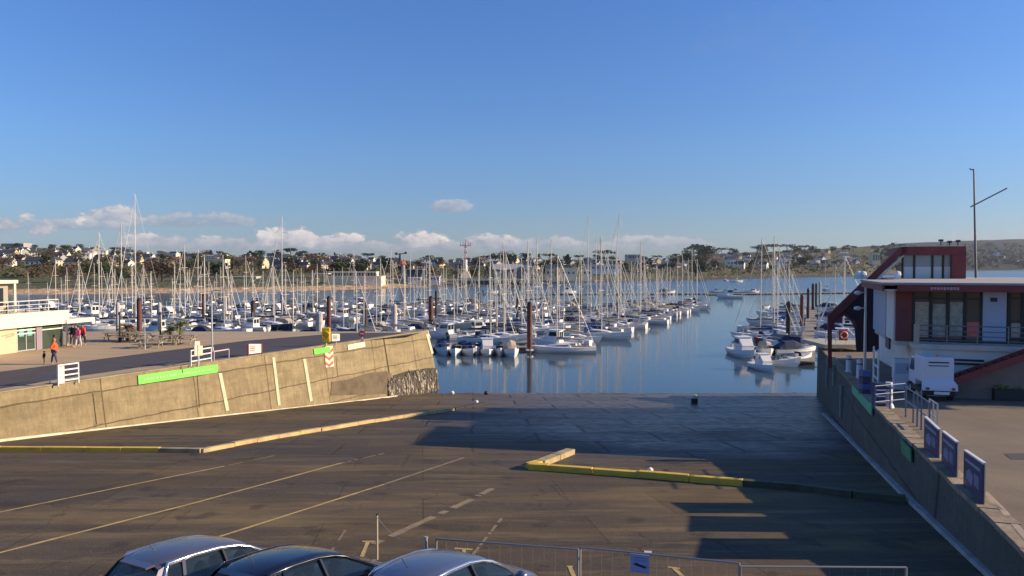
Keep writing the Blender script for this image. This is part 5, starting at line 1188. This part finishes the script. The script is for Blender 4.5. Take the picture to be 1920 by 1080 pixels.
lb('window_frame', xw1, xw1+.1, -.02, .3, zs, zf0, GALV, cf); lb('window_frame', xw0+.02, xw1, -.01, .04, zf0-.42, zf0-.34, WHITEM, wn)
dr = lb('glass_door', xd0+.02, xd1-.02, .1, .14, 0.02, zf0-.02, mat('green_glass',(.05,.07,.05)))
for x in (xd0+.03, (xd0+xd1)/2-.04, xd1-.1): lb('door_frame', x, x+.07, .04, .095, .02, zf0-.55, GALV, dr)
for z in (.02, zf0-.58, zf0-.30): lb('door_frame', xd0+.03, xd1-.03, .03, .09, z, z+.09, GALV if z < 1 else WHITEM, dr)
for x in (xd0+.25, xd0+1.0): lb('poster', x, x+.42, .06, .09, 1.15, 1.75, mat('mint_poster',(.12,.42,.32),.6), dr)
lb('fascia', -14, xE+.15, -.45, .3, zf0+.003, zf1, CRM); lb('terrace_slab', -14, xE+.1, .31, 9, zf0+.01, zf1-.05, CRM)
lb('end_wall', xE-.2, xE, .35, 9, 0, zf0, PEA)
# canopy past the end
xa = lu(112,600,-.3)[0]; q = lu(172,596,-.3); lb('canopy', xE-.2, q[0], -.6, 1.6, zf0-.02, zf0+.3, CRM)
lb('canopy_post', lu(126,620)[0], lu(126,620)[0]+.12, 0, .12, 0, zf0-.03, WHITEM)
b = MB()
n = 12; xr1 = lu(108,560,-.3)[0]
for k in range(n+1): x = lerp(-6, xr1, k/n); b.tube([(x,-.35,zf1),(x,-.35,zf1+.9)], .02, 4)
for z in (.3,.6,.9): b.tube([(-14,-.35,zf1+z),(xr1,-.35,zf1+z)], .022 if z < .9 else .035, 4)
b.build('terrace_railing', WHITEM, cf)
zz = lu(10,512,1.5)[1]-QL; xu = lu(32,530,1.5)[0]
up = lb('upper_room', -14, xu-.3, 2.0, 8, zf1+.01, zz-.25, mat('upper_wall',(.35,.30,.24),.8)); lb('roof', -14, xu, 1.4, 8.4, zz-.24, zz, CRM, up)
lb('roof_post', xu-.25, xu-.1, 1.5, 1.62, zf1, zz-.245, CRM, up); lb('window', -3, xu-.8, 1.95, 1.998, zf1+.5, zz-.6, GLASS, up)
b = MB(); random.seed(8); b.box((-.35,-.01,0),(.35,.0,.0))
ct = MB(); xs = lu(4,616)[0]; zc_ = lu(14,615)[1]-QL
ct.tube([(xs+.0,-.03,zc_),(xs+.5,-.03,zc_+.05),(xs+.95,-.03,zc_+.10),(xs+.9,-.03,zc_-.05),(xs+.3,-.03,zc_-.12)], .035, 5); ct.build('wall_emblem', mat('grey_emblem',(.33,.28,.24),.8), cf)
# terrace furniture
for i, (px, lab) in enumerate(((12,'first folded chair heap on the cafe terrace'),(48,'dark table on the cafe terrace, left'),(80,'dark table on the cafe terrace, right'))):
    x, _ = lu(px, 560, .6); w = ML @ Vector((x,.6,zf1)); t = thing('terrace_table', lab, 'table', w, RL)
    b = MB(); b.tube([(0,0,.68),(0,0,.72)], .4, 12); b.build('table_top', DARKM, t); b = MB(); b.tube([(0,0,0),(0,0,.68)], .04, 6); b.tube([(0,0,0),(0,0,.03)], .22, 10); b.build('leg', DARKM, t)
# ------------------------------------------------------------------ street furniture on the left quay
def gq(px, py): return P(px, py, QL)
def lamp(px, py, ytop, label, m, r, head=None):
    p = gq(px, py); t = thing('lamp_post', label, 'lamp', p); h = PD(px, ytop, p.y).z - QL
    b = MB(); b.tube([(0,0,0),(0,0,h)], r, 8, r*.7); b.build('pole', m, t); b = MB(); b.tube([(0,0,0),(0,0,.35)], r*1.7, 8); b.build('base', m, t)
    b = MB()
    if head == 'arm': b.tube([(0,0,h-.05),(.25,0,h),(.5,0,h+.02)], .035, 5); b.box((.25,-.1,h-.03),(.75,.1,h+.06))
    else: b.tube([(0,0,h-.02),(0,0,h+.18),(0,0,h+.25)], r*1.6, 8, r*.8)
    b.build('lamp_head', m, t); return t
lamp(398,660,545,'slim silver lamp post beside the railing sign on the left quay',GALV,.07,'arm')
lamp(225,641,590,'short dark post with lamp, left of the picnic tables',DARKM,.09)
lamp(301,638,590,'short dark post with lamp beside the palm',DARKM,.09)
lamp(272,655,604,'thin grey post between the two dark lamp posts',GALV,.03)
lamp(421,614,540,'silver lamp post far behind the small railing',GALV,.05,'arm')
# palm and shrub
def palm(px, py, h, w, label, nm, m, seed, fr=26):
    random.seed(seed); p = gq(px, py); t = thing(nm, label, 'plant', p); b = MB(); b.tube([(0,0,0),(.05,0,h*.45),(0,0,h*.62)], .14, 8, .11); b.build('trunk', BARK, t)
    for k in range(fr):
        a = random.random()*6.28; el_ = random.uniform(-.3,1.2); L = w*random.uniform(.7,1.05); b = MB(); pr = None
        for s in range(7):
            f = s/6; q = Vector((cos(a)*L*f*cos(el_), sin(a)*L*f*cos(el_), h*.62 + L*f*sin(el_) - .55*L*f*f))
            if pr is not None:
                d_ = (q-pr).normalized(); sd_ = d_.cross(Vector((0,0,1))).normalized()
                for sg in (1,-1):
                    for g in (0,.5): o = pr.lerp(q,g); b.add([o, o+d_*.09, o+d_*.16+sd_*sg*.24*(1-f*.6)+Vector((0,0,-.12))], [(0,1,2)])
            pr = q
        b.build('frond', m, t)
palm(337,638,1.9,1.5,'low spreading yellow-green palm on the far edge of the left plaza','palm',mat('palm_leaf',(.20,.20,.06),.7,var=.4,vscale=2),3)
palm(318,640,1.6,1.1,'smaller palm clump left of the spreading palm','palm',mat('palm_leaf',(.2,.2,.06)),5,18)
palm(239,638,1.8,1.1,'reddish-brown dry palm beside the red pile','palm',mat('dry_leaf',(.25,.15,.06),.8,var=.4,vscale=2),4)
# picnic tables
def picnic(px, py, rz, label):
    p = gq(px, py); t = thing('picnic_table', label, 'table', p, rz, 'picnic tables on the left plaza'); m = mat('grey_timber',(.42,.34,.24),.85,var=.35,vscale=3)
    b = MB()
    for k in range(4): b.box((-.95,-.38+k*.19,.72),(.95,-.22+k*.19,.76))
    b.build('table_top', m, t)
    for s in (-.72,.72): b = MB(); b.box((-.95,s-.14,.43),(.95,s+.14,.47)); b.build('bench_seat', m, t)
    for x in (-.7,.7):
        b = MB(); b.beam((x,-.65,0),(x,-.2,.72),.06,.1); b.build('leg', m, t); b = MB(); b.beam((x,.65,0),(x,.2,.72),.06,.1); b.build('leg', m, t)
        b = MB(); b.beam((x+.07,-.8,.40),(x+.07,.8,.40),.06,.1); b.build('cross_bar', m, t)
for q in ((216,640,.2,'picnic table at the foot of the left dark lamp post'),(243,640,.1,'picnic table under the dry palm'),(283,652,.2,'nearest picnic table on the left plaza'),(318,646,.1,'picnic table right of the palm lamp post'),(345,645,.1,'rightmost picnic table, below the spreading palm'),(265,641,.1,'picnic table in front of the red pile')): picnic(*q)
# railings and signs on top of the left wall
def lrail(px0, py0, px1, py1, h, n, m, name, label, extra=None):
    a, c = gq(px0,py0), gq(px1,py1); t = thing(name, label, 'railing', a)
    for k, q in enumerate((a, c, )): b = MB(); b.beam(q, q+Vector((0,0,h)), .07, .07); b.build('post', m, t, world=True)
    for k in range(n): z = h*(k+1)/n-.03; b = MB(); b.beam(a+Vector((0,0,z)), c+Vector((0,0,z)), .05, .07); b.build('rail', m, t, world=True)
    return t, a, c
t, a, c = lrail(109,724,147,718,1.15,4,WHITEM,'white_gate_panel','white four-bar railing panel on the left wall edge, far left')
b = MB(); b.prism([a.lerp(c,.03)+Vector((0,0,.1)), a.lerp(c,.32)+Vector((0,0,.1)), a.lerp(c,.32)+Vector((0,0,1.05)), a.lerp(c,.03)+Vector((0,0,1.05))], nL*-.03); b.build('info_board', mat('pinkish_board',(.62,.52,.48),.7), t, world=True)
t, a, c = lrail(358,687,396,680,1.05,3,WHITEM,'white_gate_panel','white railing panel above the long green banner')
t, a, c = lrail(401,679,429,674,.75,1,mat('pink_rail',(.60,.42,.42),.6),'low_rail','low pinkish rail right of the silver lamp post')
def board(px0, py0, px1, py1, y0b, y1b, m, name, label, fr=None, post=None, txt=None):
    a, c = gq(px0, y0b), gq(px1, y1b); t = thing(name, label, 'sign', a); za = PD(px0, py0, a.y).z; zc = PD(px1, py0, c.y).z; zb = PD(px0, py1, a.y).z
    b = MB(); q = [Vector((a.x,a.y,zb)),Vector((c.x,c.y,zb)),Vector((c.x,c.y,zc)),Vector((a.x,a.y,za))]; b.prism(q, (0,.04,0)); b.build('panel', m, t, world=True)
    if fr:
        b = MB(); d_ = (c-a).normalized()
        for s in (a-d_*.12, c+d_*.04): b.beam(s, Vector((s.x,s.y,za+.02)), .07, .07)
        b.build('frame', fr, t, world=True)
    else:
        mid = (a+c)/2+Vector((0,.08,0)); b = MB(); b.tube([mid, Vector((mid.x,mid.y,za))], .035, 6); b.build('post', GALV, t, world=True)
    if txt:
        for f in (.3,.5,.68): b = MB(); z = lerp(zb,za,f); b.box((lerp(a.x,c.x,.15),min(a.y,c.y)-.03,z),(lerp(a.x,c.x,.8),min(a.y,c.y)-.01,z+.05)); b.build('text_line', txt, t, world=True)
PINKB = mat('pink_white_board',(.74,.60,.54),.6); 
board(365,648,380,668,686,684,mat('pale_orange_board',(.72,.52,.38),.6),'notice_board','pale square notice on the white railing above the green banner')
board(366,640,375,648,690,689,PINKB,'small_notice','tiny notice on top of the railing sign on the left wall')
board(467,645,490,664,670,667,PINKB,'notice_board','white notice with red side frames on the left wall edge',fr=REDC,txt=mat('red_text',(.55,.12,.10),.7))
board(622,626,637,640,648,647,WHITEM,'notice_board','white square notice beside the yellow ring stand',txt=mat('grey_text',(.3,.3,.32),.7))
# yellow lifebuoy stand
p = gq(612,650); t = thing('lifebuoy_stand','bright yellow lifebuoy stand on the left wall above the chevrons','lifebuoy',p); YS = mat('lifebuoy_yellow',(.85,.60,.01),.5)
h0 = PD(612,641,p.y).z-QL; h1 = PD(612,613,p.y).z-QL
b = MB(); b.tube([(0,0,0),(0,0,h1)], .05, 8); b.build('post', YS, t); b = MB(); b.box((-.33,-.12,h0),(.33,.06,h0+1.15)); b.build('housing', YS, t, bevel=.06)
b = MB(); b.tube([(.27*cos(k*pi/8), -.16, h0+.55+.27*sin(k*pi/8)) for k in range(17)], .07, 6, cap=False); b.build('ring', mat('orange_ring',(.80,.40,.02),.5), t); b = MB(); b.box((-.2,-.05,h1-.3),(.2,0,h1)); b.build('sign_plate', mat('pale_yellow',(.7,.65,.35),.6), t)
p = gq(679,640); t = thing('round_sign','small red and pink road sign near the end of the left wall','sign',p)
h = PD(679,618,p.y).z-QL; b = MB(); b.tube([(0,0,0),(0,0,h)], .035, 6); b.build('post', WHITEM, t)
b = MB(); b.tube([(0,-.06,h-.35),(0,-.03,h-.35)], .30, 14); b.build('disc', mat('sign_red',(.62,.10,.09),.5), t); b = MB(); b.box((-.16,-.075,h-.40),(.16,-.062,h-.30)); b.build('bar', WHITEM, t); b = MB(); b.box((-.15,-.06,h-1.05),(.15,-.036,h-.75)); b.build('plate', PINKB, t)
# bicycle-like rack beside the first railing
t = thing('bike_rack','thin grey wall-mounted rack bar left of the white railing','rack',gq(90,722)); b = MB(); b.tube([(-.5,0,.45),(.9,0,.45)], .03, 5); b.build('bar', GALV, t); b = MB(); b.tube([(.1,0,0),(.1,0,.45)], .03, 5); b.build('post', GALV, t)
# ------------------------------------------------------------------ people
SKIN = mat('skin',(.45,.27,.19),.6)
def skin_obj(name, chains, m, parent, sub=2):
    vs, es, rs = [], [], []; idx = {}
    for ch in chains:
        pv = None
        for (p, r) in ch:
            k = tuple(round(x,3) for x in p)
            if k not in idx: idx[k] = len(vs); vs.append(p); rs.append(r)
            i = idx[k]
            if pv is not None and pv != i: es.append((pv,i))
            pv = i
    me = bpy.data.meshes.new(name); me.from_pydata(vs, es, []); me.materials.append(m); o = bpy.data.objects.new(name, me); COL.objects.link(o); o.parent = parent
    s = o.modifiers.new('skin','SKIN'); s.use_smooth_shade = True
    for v, r in zip(me.skin_vertices[0].data, rs): v.radius = (r, r)
    me.skin_vertices[0].data[0].use_root = True
    u = o.modifiers.new('sub','SUBSURF'); u.levels = u.render_levels = sub
    return o
def person(px, py, rz, H, jacket, trouser, hair, label, stride=.22, arm=.15, fat=1.0, bag=None):
    p = gq(px, py); k = H/1.75; t = thing('person', label, 'person', p, rz); t.scale = (k,k,k)
    pel = (0,0,.95); f = fat
    legs = [[(pel,.13),((s*.10,0,.90),.095),((s*.10,s*stride*.45,.50),.06),((s*.10,s*stride*.8-.05*s,.09),.042),((s*.10,s*stride*.8+.10,.045),.038),((s*.10,s*stride*.8+.16,.035),.03)] for s in (1,-1)]
    spine = [(pel,.13),((0,0,1.15),.125),((0,.0,1.38),.14),((0,0,1.47),.075),((0,.01,1.53),.052),((0,.015,1.60),.088),((0,.02,1.68),.095),((0,.01,1.735),.06)]
    nose = [((0,.02,1.68),.095),((0,.10,1.655),.022)]
    arms = []; hands = []
    for s in (1,-1):
        sh = (s*.17,0,1.41); e = (s*.24,-arm*s*.5,1.14); w = (s*.22,arm*s*.6+.10,.93); pm = (s*.21,arm*s*.7+.12,.86)
        arms.append([((0,.0,1.38),.14),(sh,.065),(e,.042),(w,.030),(pm,.032)])
        for j, dx in enumerate((-.022,-.007,.008,.023)): hands.append([(pm,.032),((s*.21+dx*.4,arm*s*.7+.13+dx,.80-.01*(j in (1,2))),.010),((s*.205,arm*s*.7+.15+dx,.765-.01*(j in (1,2))),.008)])
        hands.append([(pm,.032),((s*.185,arm*s*.7+.16,.83),.011),((s*.18,arm*s*.7+.18,.80),.009)])
    skin_obj('body', legs+[spine,nose]+arms+hands, SKIN, t)
    skin_obj('jacket', [[((0,0,.90),.165*f),((0,0,1.15),.155*f),((0,0,1.36),.165*f),((0,.0,1.46),.095)]]+[[((0,0,1.36),.165*f),(a[1][0],.09*f),(a[2][0],.066*f),(a[3][0],.05)] for a in arms], jacket, t)
    skin_obj('trousers', [[((0,0,.955),.145)]+[(q,r+.024) for q,r in l[1:3]]+[((l[3][0][0],l[3][0][1],.13),.062)] for l in legs], trouser, t)
    b = MB(); b.sphere((0,-.012,1.70), .108, 12, 8, (1,1.02,1.0)); hm = b.build('hair', hair, t, smooth=True)
    if bag: b = MB(); b.box((-.16,-.36,1.0),(.16,-.17,1.42)); b.build('backpack', bag, t, bevel=.05)
    return t
HB = mat('dark_hair',(.03,.02,.015),.7); BLKJ = mat('dark_coat',(.025,.025,.035),.8); REDJ = mat('red_jacket',(.62,.05,.03),.7); ORJ = mat('orange_jacket',(.78,.12,.03),.7); MAG = mat('magenta_jacket',(.55,.08,.22),.7); JEAN = mat('dark_jeans',(.04,.04,.08),.85); LTR = mat('light_trousers',(.45,.42,.42),.85)
person(102,683.5,radians(-75),1.72,ORJ,mat('mauve_trousers',(.10,.08,.12),.85),mat('red_hat',(.5,.09,.04),.8),'person in orange jacket walking across the plaza near the road',.3,.28,1.15)
person(83,683,radians(100),.86,BLKJ,mat('yellow_trousers',(.40,.34,.12),.85),HB,'small child in dark coat standing left of the orange-jacketed person',.1,.1,1.1)
person(137,648,radians(165),1.74,BLKJ,BLKJ,HB,'person in black coat walking at the back left of the group of four')
person(143,649.5,radians(170),1.76,mat('navy_jacket',(.03,.03,.08),.8),JEAN,HB,'person in navy jacket beside the magenta jacket',.2)
person(147,651.5,radians(160),1.68,MAG,LTR,HB,'person in magenta jacket and light trousers in the group',.28)
person(155.5,647.5,radians(175),1.74,REDJ,BLKJ,HB,'person in bright red jacket and dark trousers, right of the group',.28,.2,1.1)
# ------------------------------------------------------------------ parked cars
def car(px, py, rz, paint, label, L=3.7, Wd=1.62, Ht=1.47, est=0.0):
    r = ray(px, py); t0 = (RZ0+Ht-CAMZ)/(r.z+RS*r.y); c = CAMO+r*t0; gz_ = ramp_z(c.y)
    t = thing('parked_car', label, 'car', (c.x,c.y,gz_), 0, 'cars parked at the top of the slipway')
    M = Matrix.Rotation(math.atan(-RS),4,'X') @ Matrix.Rotation(rz,4,'Z'); t.rotation_euler = M.to_euler()
    h = Wd/2
    # stations rear -> front: x, sill z, belt z, top z (None on bonnet), half width belt, half width top
    lo = [(-L/2,.45,.78,.72),(-L/2+.08,.28,.90,.80),(-L/2+.35,.22,.96,.86),(-L*.25,.2,.95,.87),(0,.2,.93,.87),(L*.16,.2,.92,.87),(L*.26,.2,.93,.86),(L*.38,.2,.84,.82),(L*.46,.24,.74,.74),(L/2,.36,.60,.58)]
    R = []
    for (x,z0,z1,w) in lo:
        w = w*h/.87
        R.append([Vector((x,w*.93,z0)),Vector((x,w,(z0+z1)/2)),Vector((x,w*.985,z1-.07)),Vector((x,w*.93,z1)),Vector((x,w*.5,z1+.045)),Vector((x,0,z1+.06)),Vector((x,-w*.5,z1+.045)),Vector((x,-w*.93,z1)),Vector((x,-w*.985,z1-.07)),Vector((x,-w,(z0+z1)/2)),Vector((x,-w*.93,z0))])
    b = MB(); b.loft(R, close=True); body = b.build('body', paint, t, smooth=True)
    sub = body.modifiers.new('s','SUBSURF'); sub.levels = sub.render_levels = 1
    # roof and greenhouse: stations along the roof line
    xr0, xr1 = -L*.36-est*.3, L*.06
    A = -L/2+.14; Cx = L*.29
    def sect(x, z, w, crown): return [Vector((x,w,z-.05)),Vector((x,w*.93,z-.005)),Vector((x,w*.6,z+crown*.7)),Vector((x,0,z+crown)),Vector((x,-w*.6,z+crown*.7)),Vector((x,-w*.93,z-.005)),Vector((x,-w,z-.05))]
    rs = [(xr0-.12,Ht-.13,.56),(xr0+.05,Ht-.07,.60),(xr0+.5,Ht-.03,.62),(xr0+1.0,Ht-.03,.62),(xr1-.2,Ht-.075,.60),(xr1+.05,Ht-.14,.57)]
    b = MB(); b.loft([sect(x,z,w*h/.87,.035) for x,z,w in rs] + [], caps=False)
    inner = [sect(x,z-.06,w*h/.87-.02,.03) for x,z,w in rs]; b.loft(inner[::-1], caps=False)
    roof = b.build('roof', paint, t, smooth=True)
    def w_at(z): return lerp(.845, .60, (z-.92)/(Ht-.12-.92))*h/.87
    wt = .615*h/.87; wb = .84*h/.87
    if 'car_glass' not in MATS:
        GL = mat('car_glass',(.02,.03,.035),.03,spec=.9); t_ = GL.node_tree; ms = t_.nodes.new('ShaderNodeMixShader'); tp = t_.nodes.new('ShaderNodeBsdfTransparent'); tp.inputs[0].default_value = (.55,.62,.62,1)
        ms.inputs[0].default_value = .45; t_.links.new(tp.outputs[0], ms.inputs[1]); t_.links.new(t_.nodes['Principled BSDF'].outputs[0], ms.inputs[2]); t_.links.new(ms.outputs[0], t_.nodes['Material Output'].inputs['Surface'])
    GL = MATS['car_glass']
    # side glass (both sides), pillars
    for s in (1,-1):
        top = [(xr0+.02,Ht-.10),(xr0+.5,Ht-.075),(xr0+1.0,Ht-.075),(xr1-.2,Ht-.12),(xr1+.02,Ht-.18)]
        bot = [(xr0-.15,1.03),(xr0+.45,.975),(xr0+1.0,.97),(xr1+.10,.96),(Cx-.28,.955)]
        b = MB(); b.loft([[Vector((x,s*w_at(z),z)),Vector((x2,s*(w_at(z2)+.005),z2))] for (x,z),(x2,z2) in zip(top,bot)], caps=False); b.build('side_window', GL, t)
        b = MB(); fr = [(q[0], q[1]) for q in top]
        b.tube([(x,s*(w_at(z)+.005),z+.02) for x,z in [(bot[0][0]-.05,bot[0][1]-.03)]+top+[(Cx-.18,.95)]], .032, 6); b.tube([(x,s*(w_at(z)+.006),z-.01) for x,z in bot], .020, 6)
        b.build('window_surround', CHR if paint is not CARB else CARB, t, smooth=True)
        for xm, xb in ((xr0+1.02,xr0+1.08),(xr0+.30,xr0+.22)): b = MB(); b.beam((xm,s*(w_at(Ht-.1)+.006),Ht-.09),(xb,s*(w_at(.96)+.008),.965),.05,.07 if xm > xr0+.9 else .05); b.build('pillar', DARKM if xm > xr0+.9 else paint, t)
        # rear quarter panel under the roof
        b = MB(); b.loft([[Vector((xr0+.05,s*w_at(Ht-.10),Ht-.085)),Vector((xr0-.13,s*(w_at(1.03)+.006),1.02)),Vector((xr0+.02,s*(.845*h/.87),.93))],[Vector((xr0-.14,s*w_at(Ht-.16)*.97,Ht-.145)),Vector((xr0-.36,s*(w_at(1.03)*.97),1.02)),Vector((A+.08,s*(.80*h/.87),.93))]], caps=False); b.build('rear_pillar', paint, t)
        b = MB(); b.sphere((Cx-.36,s*(h+.09),1.0), .11, 9, 6, (.8,1,.75)); b.build('wing_mirror', paint, t, smooth=True)
        for k, x in enumerate((-L*.30, L*.31)):
            b = MB(); b.tube([(x,s*(h-.20),.31),(x,s*(h+.005),.31)], .315, 20); wh = b.build('wheel', RUBBER, t); b = MB(); b.tube([(x,s*(h-.1),.31),(x,s*(h+.012),.31)], .2, 16); b.build('rim', GALV, wh)
        b = MB(); y0, y1 = sorted((s*.55*h/.87, s*.80*h/.87)); b.prism([(-L/2+.02,y0,.72),(-L/2+.02,y1,.70),(-L/2+.16,y1,.92),(-L/2+.12,y0,.92)],(-.03,0,0)); b.build('tail_light', mat('tail_lamp',(.25,.02,.02),.3), t)
        b = MB(); b.box((xr0+.75,s*(h+.0)-.015,.80),(xr0+.93,s*(h+.0)+.02,.83)); b.build('door_handle', CHR, t)
    # rear and front screens
    b = MB(); b.loft([[Vector((xr0-.12,y*.54*h/.87,Ht-.145+.03*(1-y*y))) for y in (-1,-.5,0,.5,1)],[Vector((A-.02+.05,y*.74*h/.87,.965)) for y in (-1,-.5,0,.5,1)]], caps=False); b.build('rear_window', GL, t)
    b = MB(); b.loft([[Vector((xr1+.04,y*.55*h/.87,Ht-.16+.03*(1-y*y))) for y in (-1,-.5,0,.5,1)],[Vector((Cx+.02+.06*(1-y*y),y*.76*h/.87,.95)) for y in (-1,-.5,0,.5,1)]], caps=False); b.build('windscreen', GL, t)
    b = MB(); b.prism([(xr0-.10,-.5*h,Ht-.12),(xr0-.10,.5*h,Ht-.12),(xr0-.24,.46*h,Ht-.15),(xr0-.24,-.46*h,Ht-.15)],(0,0,.03)); b.build('spoiler', paint, t)
    b = MB(); b.tube([(xr0+.15,0,Ht),(xr0+.02,0,Ht+.16)], .008, 5); b.build('aerial', DARKM, t)
    for y in (-.35,.35): b = MB(); b.sphere((-.55,y,1.02), .16, 8, 6, (.6,1.1,1.3)); b.build('headrest', BLKJ, t); b = MB(); b.sphere((.25,y,1.02), .15, 8, 6, (.6,1.1,1.3)); b.build('headrest', BLKJ, t)
    return t
CHR = mat('chrome_trim',(.7,.7,.7),.15,.9); 
CARS1 = mat('silver_car_paint',(.15,.14,.165),.32,.5,coat=.35); CARB = mat('dark_car_paint',(.008,.009,.018),.25,.1,coat=.5); CARS2 = mat('blue_silver_car_paint',(.14,.165,.23),.28,.5,coat=.4)
car(400,1009,radians(58),CARS1,'silver-mauve hatchback, leftmost of the three parked cars',Ht=1.47)
car(578,1027,radians(57),CARB,'dark navy hatchback between the two silver parked cars',Ht=1.45)
car(850,1036,radians(57),CARS2,'bluish silver hatchback, rightmost of the three parked cars',Ht=1.46)
# ------------------------------------------------------------------ mesh barrier fence, pole, parking post
def rp(px, py, h):          # point whose height above the slipway is h
    return PR(px, py, h)
FEN = mat('fence_steel',(.34,.31,.28),.5,.4)
def fence(pts, h, label, sign=None):
    v = [rp(px, py, h) for px, py in pts]; a, c = v[0], v[-1]; t = thing('barrier_panel', label, 'fence', a+Vector((0,0,-h)), 0, 'galvanised barrier panels at the bottom of the picture'); dz = Vector((0,0,-h+.08))
    for q in (a, c): b = MB(); b.tube([q, q+dz], .021, 8); b.build('post', FEN, t, world=True)
    b = MB(); b.tube([a, c], .018, 8); b.build('top_rail', FEN, t, world=True); b = MB(); b.tube([a+dz*.95, c+dz*.95], .022, 8); b.build('bottom_rail', GALV, t, world=True)
    b = MB(); n = int((c-a).length/.2)
    for k in range(1,n): q = a.lerp(c,k/n); b.tube([q, q+dz*.95], .0010, 4, cap=False)
    b.tube([a+dz*.3, c+dz*.3], .0016, 4); b.tube([a+dz*.65, c+dz*.65], .0016, 4)
    b.build('wire_mesh', GALV, t, world=True)
    for q in (a, c): b = MB(); b.box((q.x-.12,q.y-.3,q.z-h-.0),(q.x+.12,q.y+.3,q.z-h+.09)); b.build('foot', RUBBER, t, world=True)
    return t, a, c
fence([(818,1010),(1084,1030)],1.15,'barrier panel above the bluish silver car')
t, a, c = fence([(1088,1026),(1386,1056)],1.15,'barrier panel carrying the small blue boat sign')
fence([(1389,1062),(1699,1064)],1.15,'rightmost barrier panel, half in shade')
d = (c-a).normalized(); s0 = rp(1182,1037,1.12); s1 = rp(1217,1041,1.12); t = thing('boat_sign','small pale blue sign with dark boat shape hung on the barrier','sign',s0)
b = MB(); dn = Vector((0,0,-.34)); b.prism([s0,s1,s1+dn,s0+dn],(0,-.02,0)); b.build('panel', mat('pale_blue_sign',(.30,.36,.60),.5), t, world=True)
b = MB(); m0 = s0.lerp(s1,.12)+dn*.55+Vector((0,-.025,0)); m1 = s0.lerp(s1,.88)+dn*.62+Vector((0,-.025,0)); b.prism([m0, s0.lerp(s1,.3)+dn*.45+Vector((0,-.025,0)), s0.lerp(s1,.45)+dn*.52+Vector((0,-.025,0)), m1, m1+Vector((-.03,0,-.03)), m0+Vector((.05,0,-.03))],(0,-.004,0)); b.build('boat_shape', BLKJ, t, world=True)
for k in (.16,.30): b = MB(); b.prism([s0.lerp(s1,.15)+dn*k+Vector((0,-.024,0)),s0.lerp(s1,.85)+dn*k+Vector((0,-.024,0)),s0.lerp(s1,.85)+dn*(k+.04)+Vector((0,-.024,0)),s0.lerp(s1,.15)+dn*(k+.04)+Vector((0,-.024,0))],(0,-.004,0)); b.build('text_line', mat('sign_grey',(.2,.22,.35),.6), t, world=True)
q = rp(707,966,1.35); t = thing('thin_pole','slender pale pole standing between the dark car and the right silver car','pole',q+Vector((0,0,-1.35))); b = MB(); b.tube([q,q+Vector((0,0,-1.35))],.02,8); b.build('shaft', mat('tan_pole',(.5,.4,.28),.7), t, world=True)
b = MB(); b.tube([q,q+Vector((0,0,.03))],.026,8); b.build('tip', DARKM, t, world=True)
e = rp(799,1009,1.15); t = thing('short_post','short galvanised post at the left end of the barrier','post',e+Vector((0,0,-1.15))); b = MB(); b.tube([e,e+Vector((0,0,-1.15))],.03,8); b.build('shaft', GALV, t, world=True); b = MB(); b.tube([e+Vector((0,0,0)),e+Vector((0,0,.03))],.038,8); b.build('tip', GALV, t, world=True)
b = MB(); q2 = q+Vector((0,0,-.05)); pts = [q2.lerp(e,k/10)+Vector((0,0,-.25*sin(pi*k/10))) for k in range(11)]; b.tube(pts,.006,5); tag(b.build('slack_cable', ROPE, loc=tuple(q2)), 'slack thin cable hanging from the slender pole to the short post', 'cable')

# ------------------------------------------------------------------ air
hz = MB(); hz.box((-7800,-195,WZ-2),(7800,7800,330)); hz = hz.build('haze', mat('haze',(.8,.8,.8))); hz['kind'] = 'stuff'
hm = bpy.data.materials.new('air'); hm.use_nodes = True; hn = hm.node_tree.nodes; hn.remove(hn['Principled BSDF'])
pv = hn.new('ShaderNodeVolumePrincipled'); pv.inputs['Color'].default_value = (.80,.88,1.0,1); pv.inputs['Density'].default_value = .00004; pv.inputs['Anisotropy'].default_value = .2
hm.node_tree.links.new(pv.outputs[0], hn['Material Output'].inputs['Volume']); hz.data.materials[0] = hm
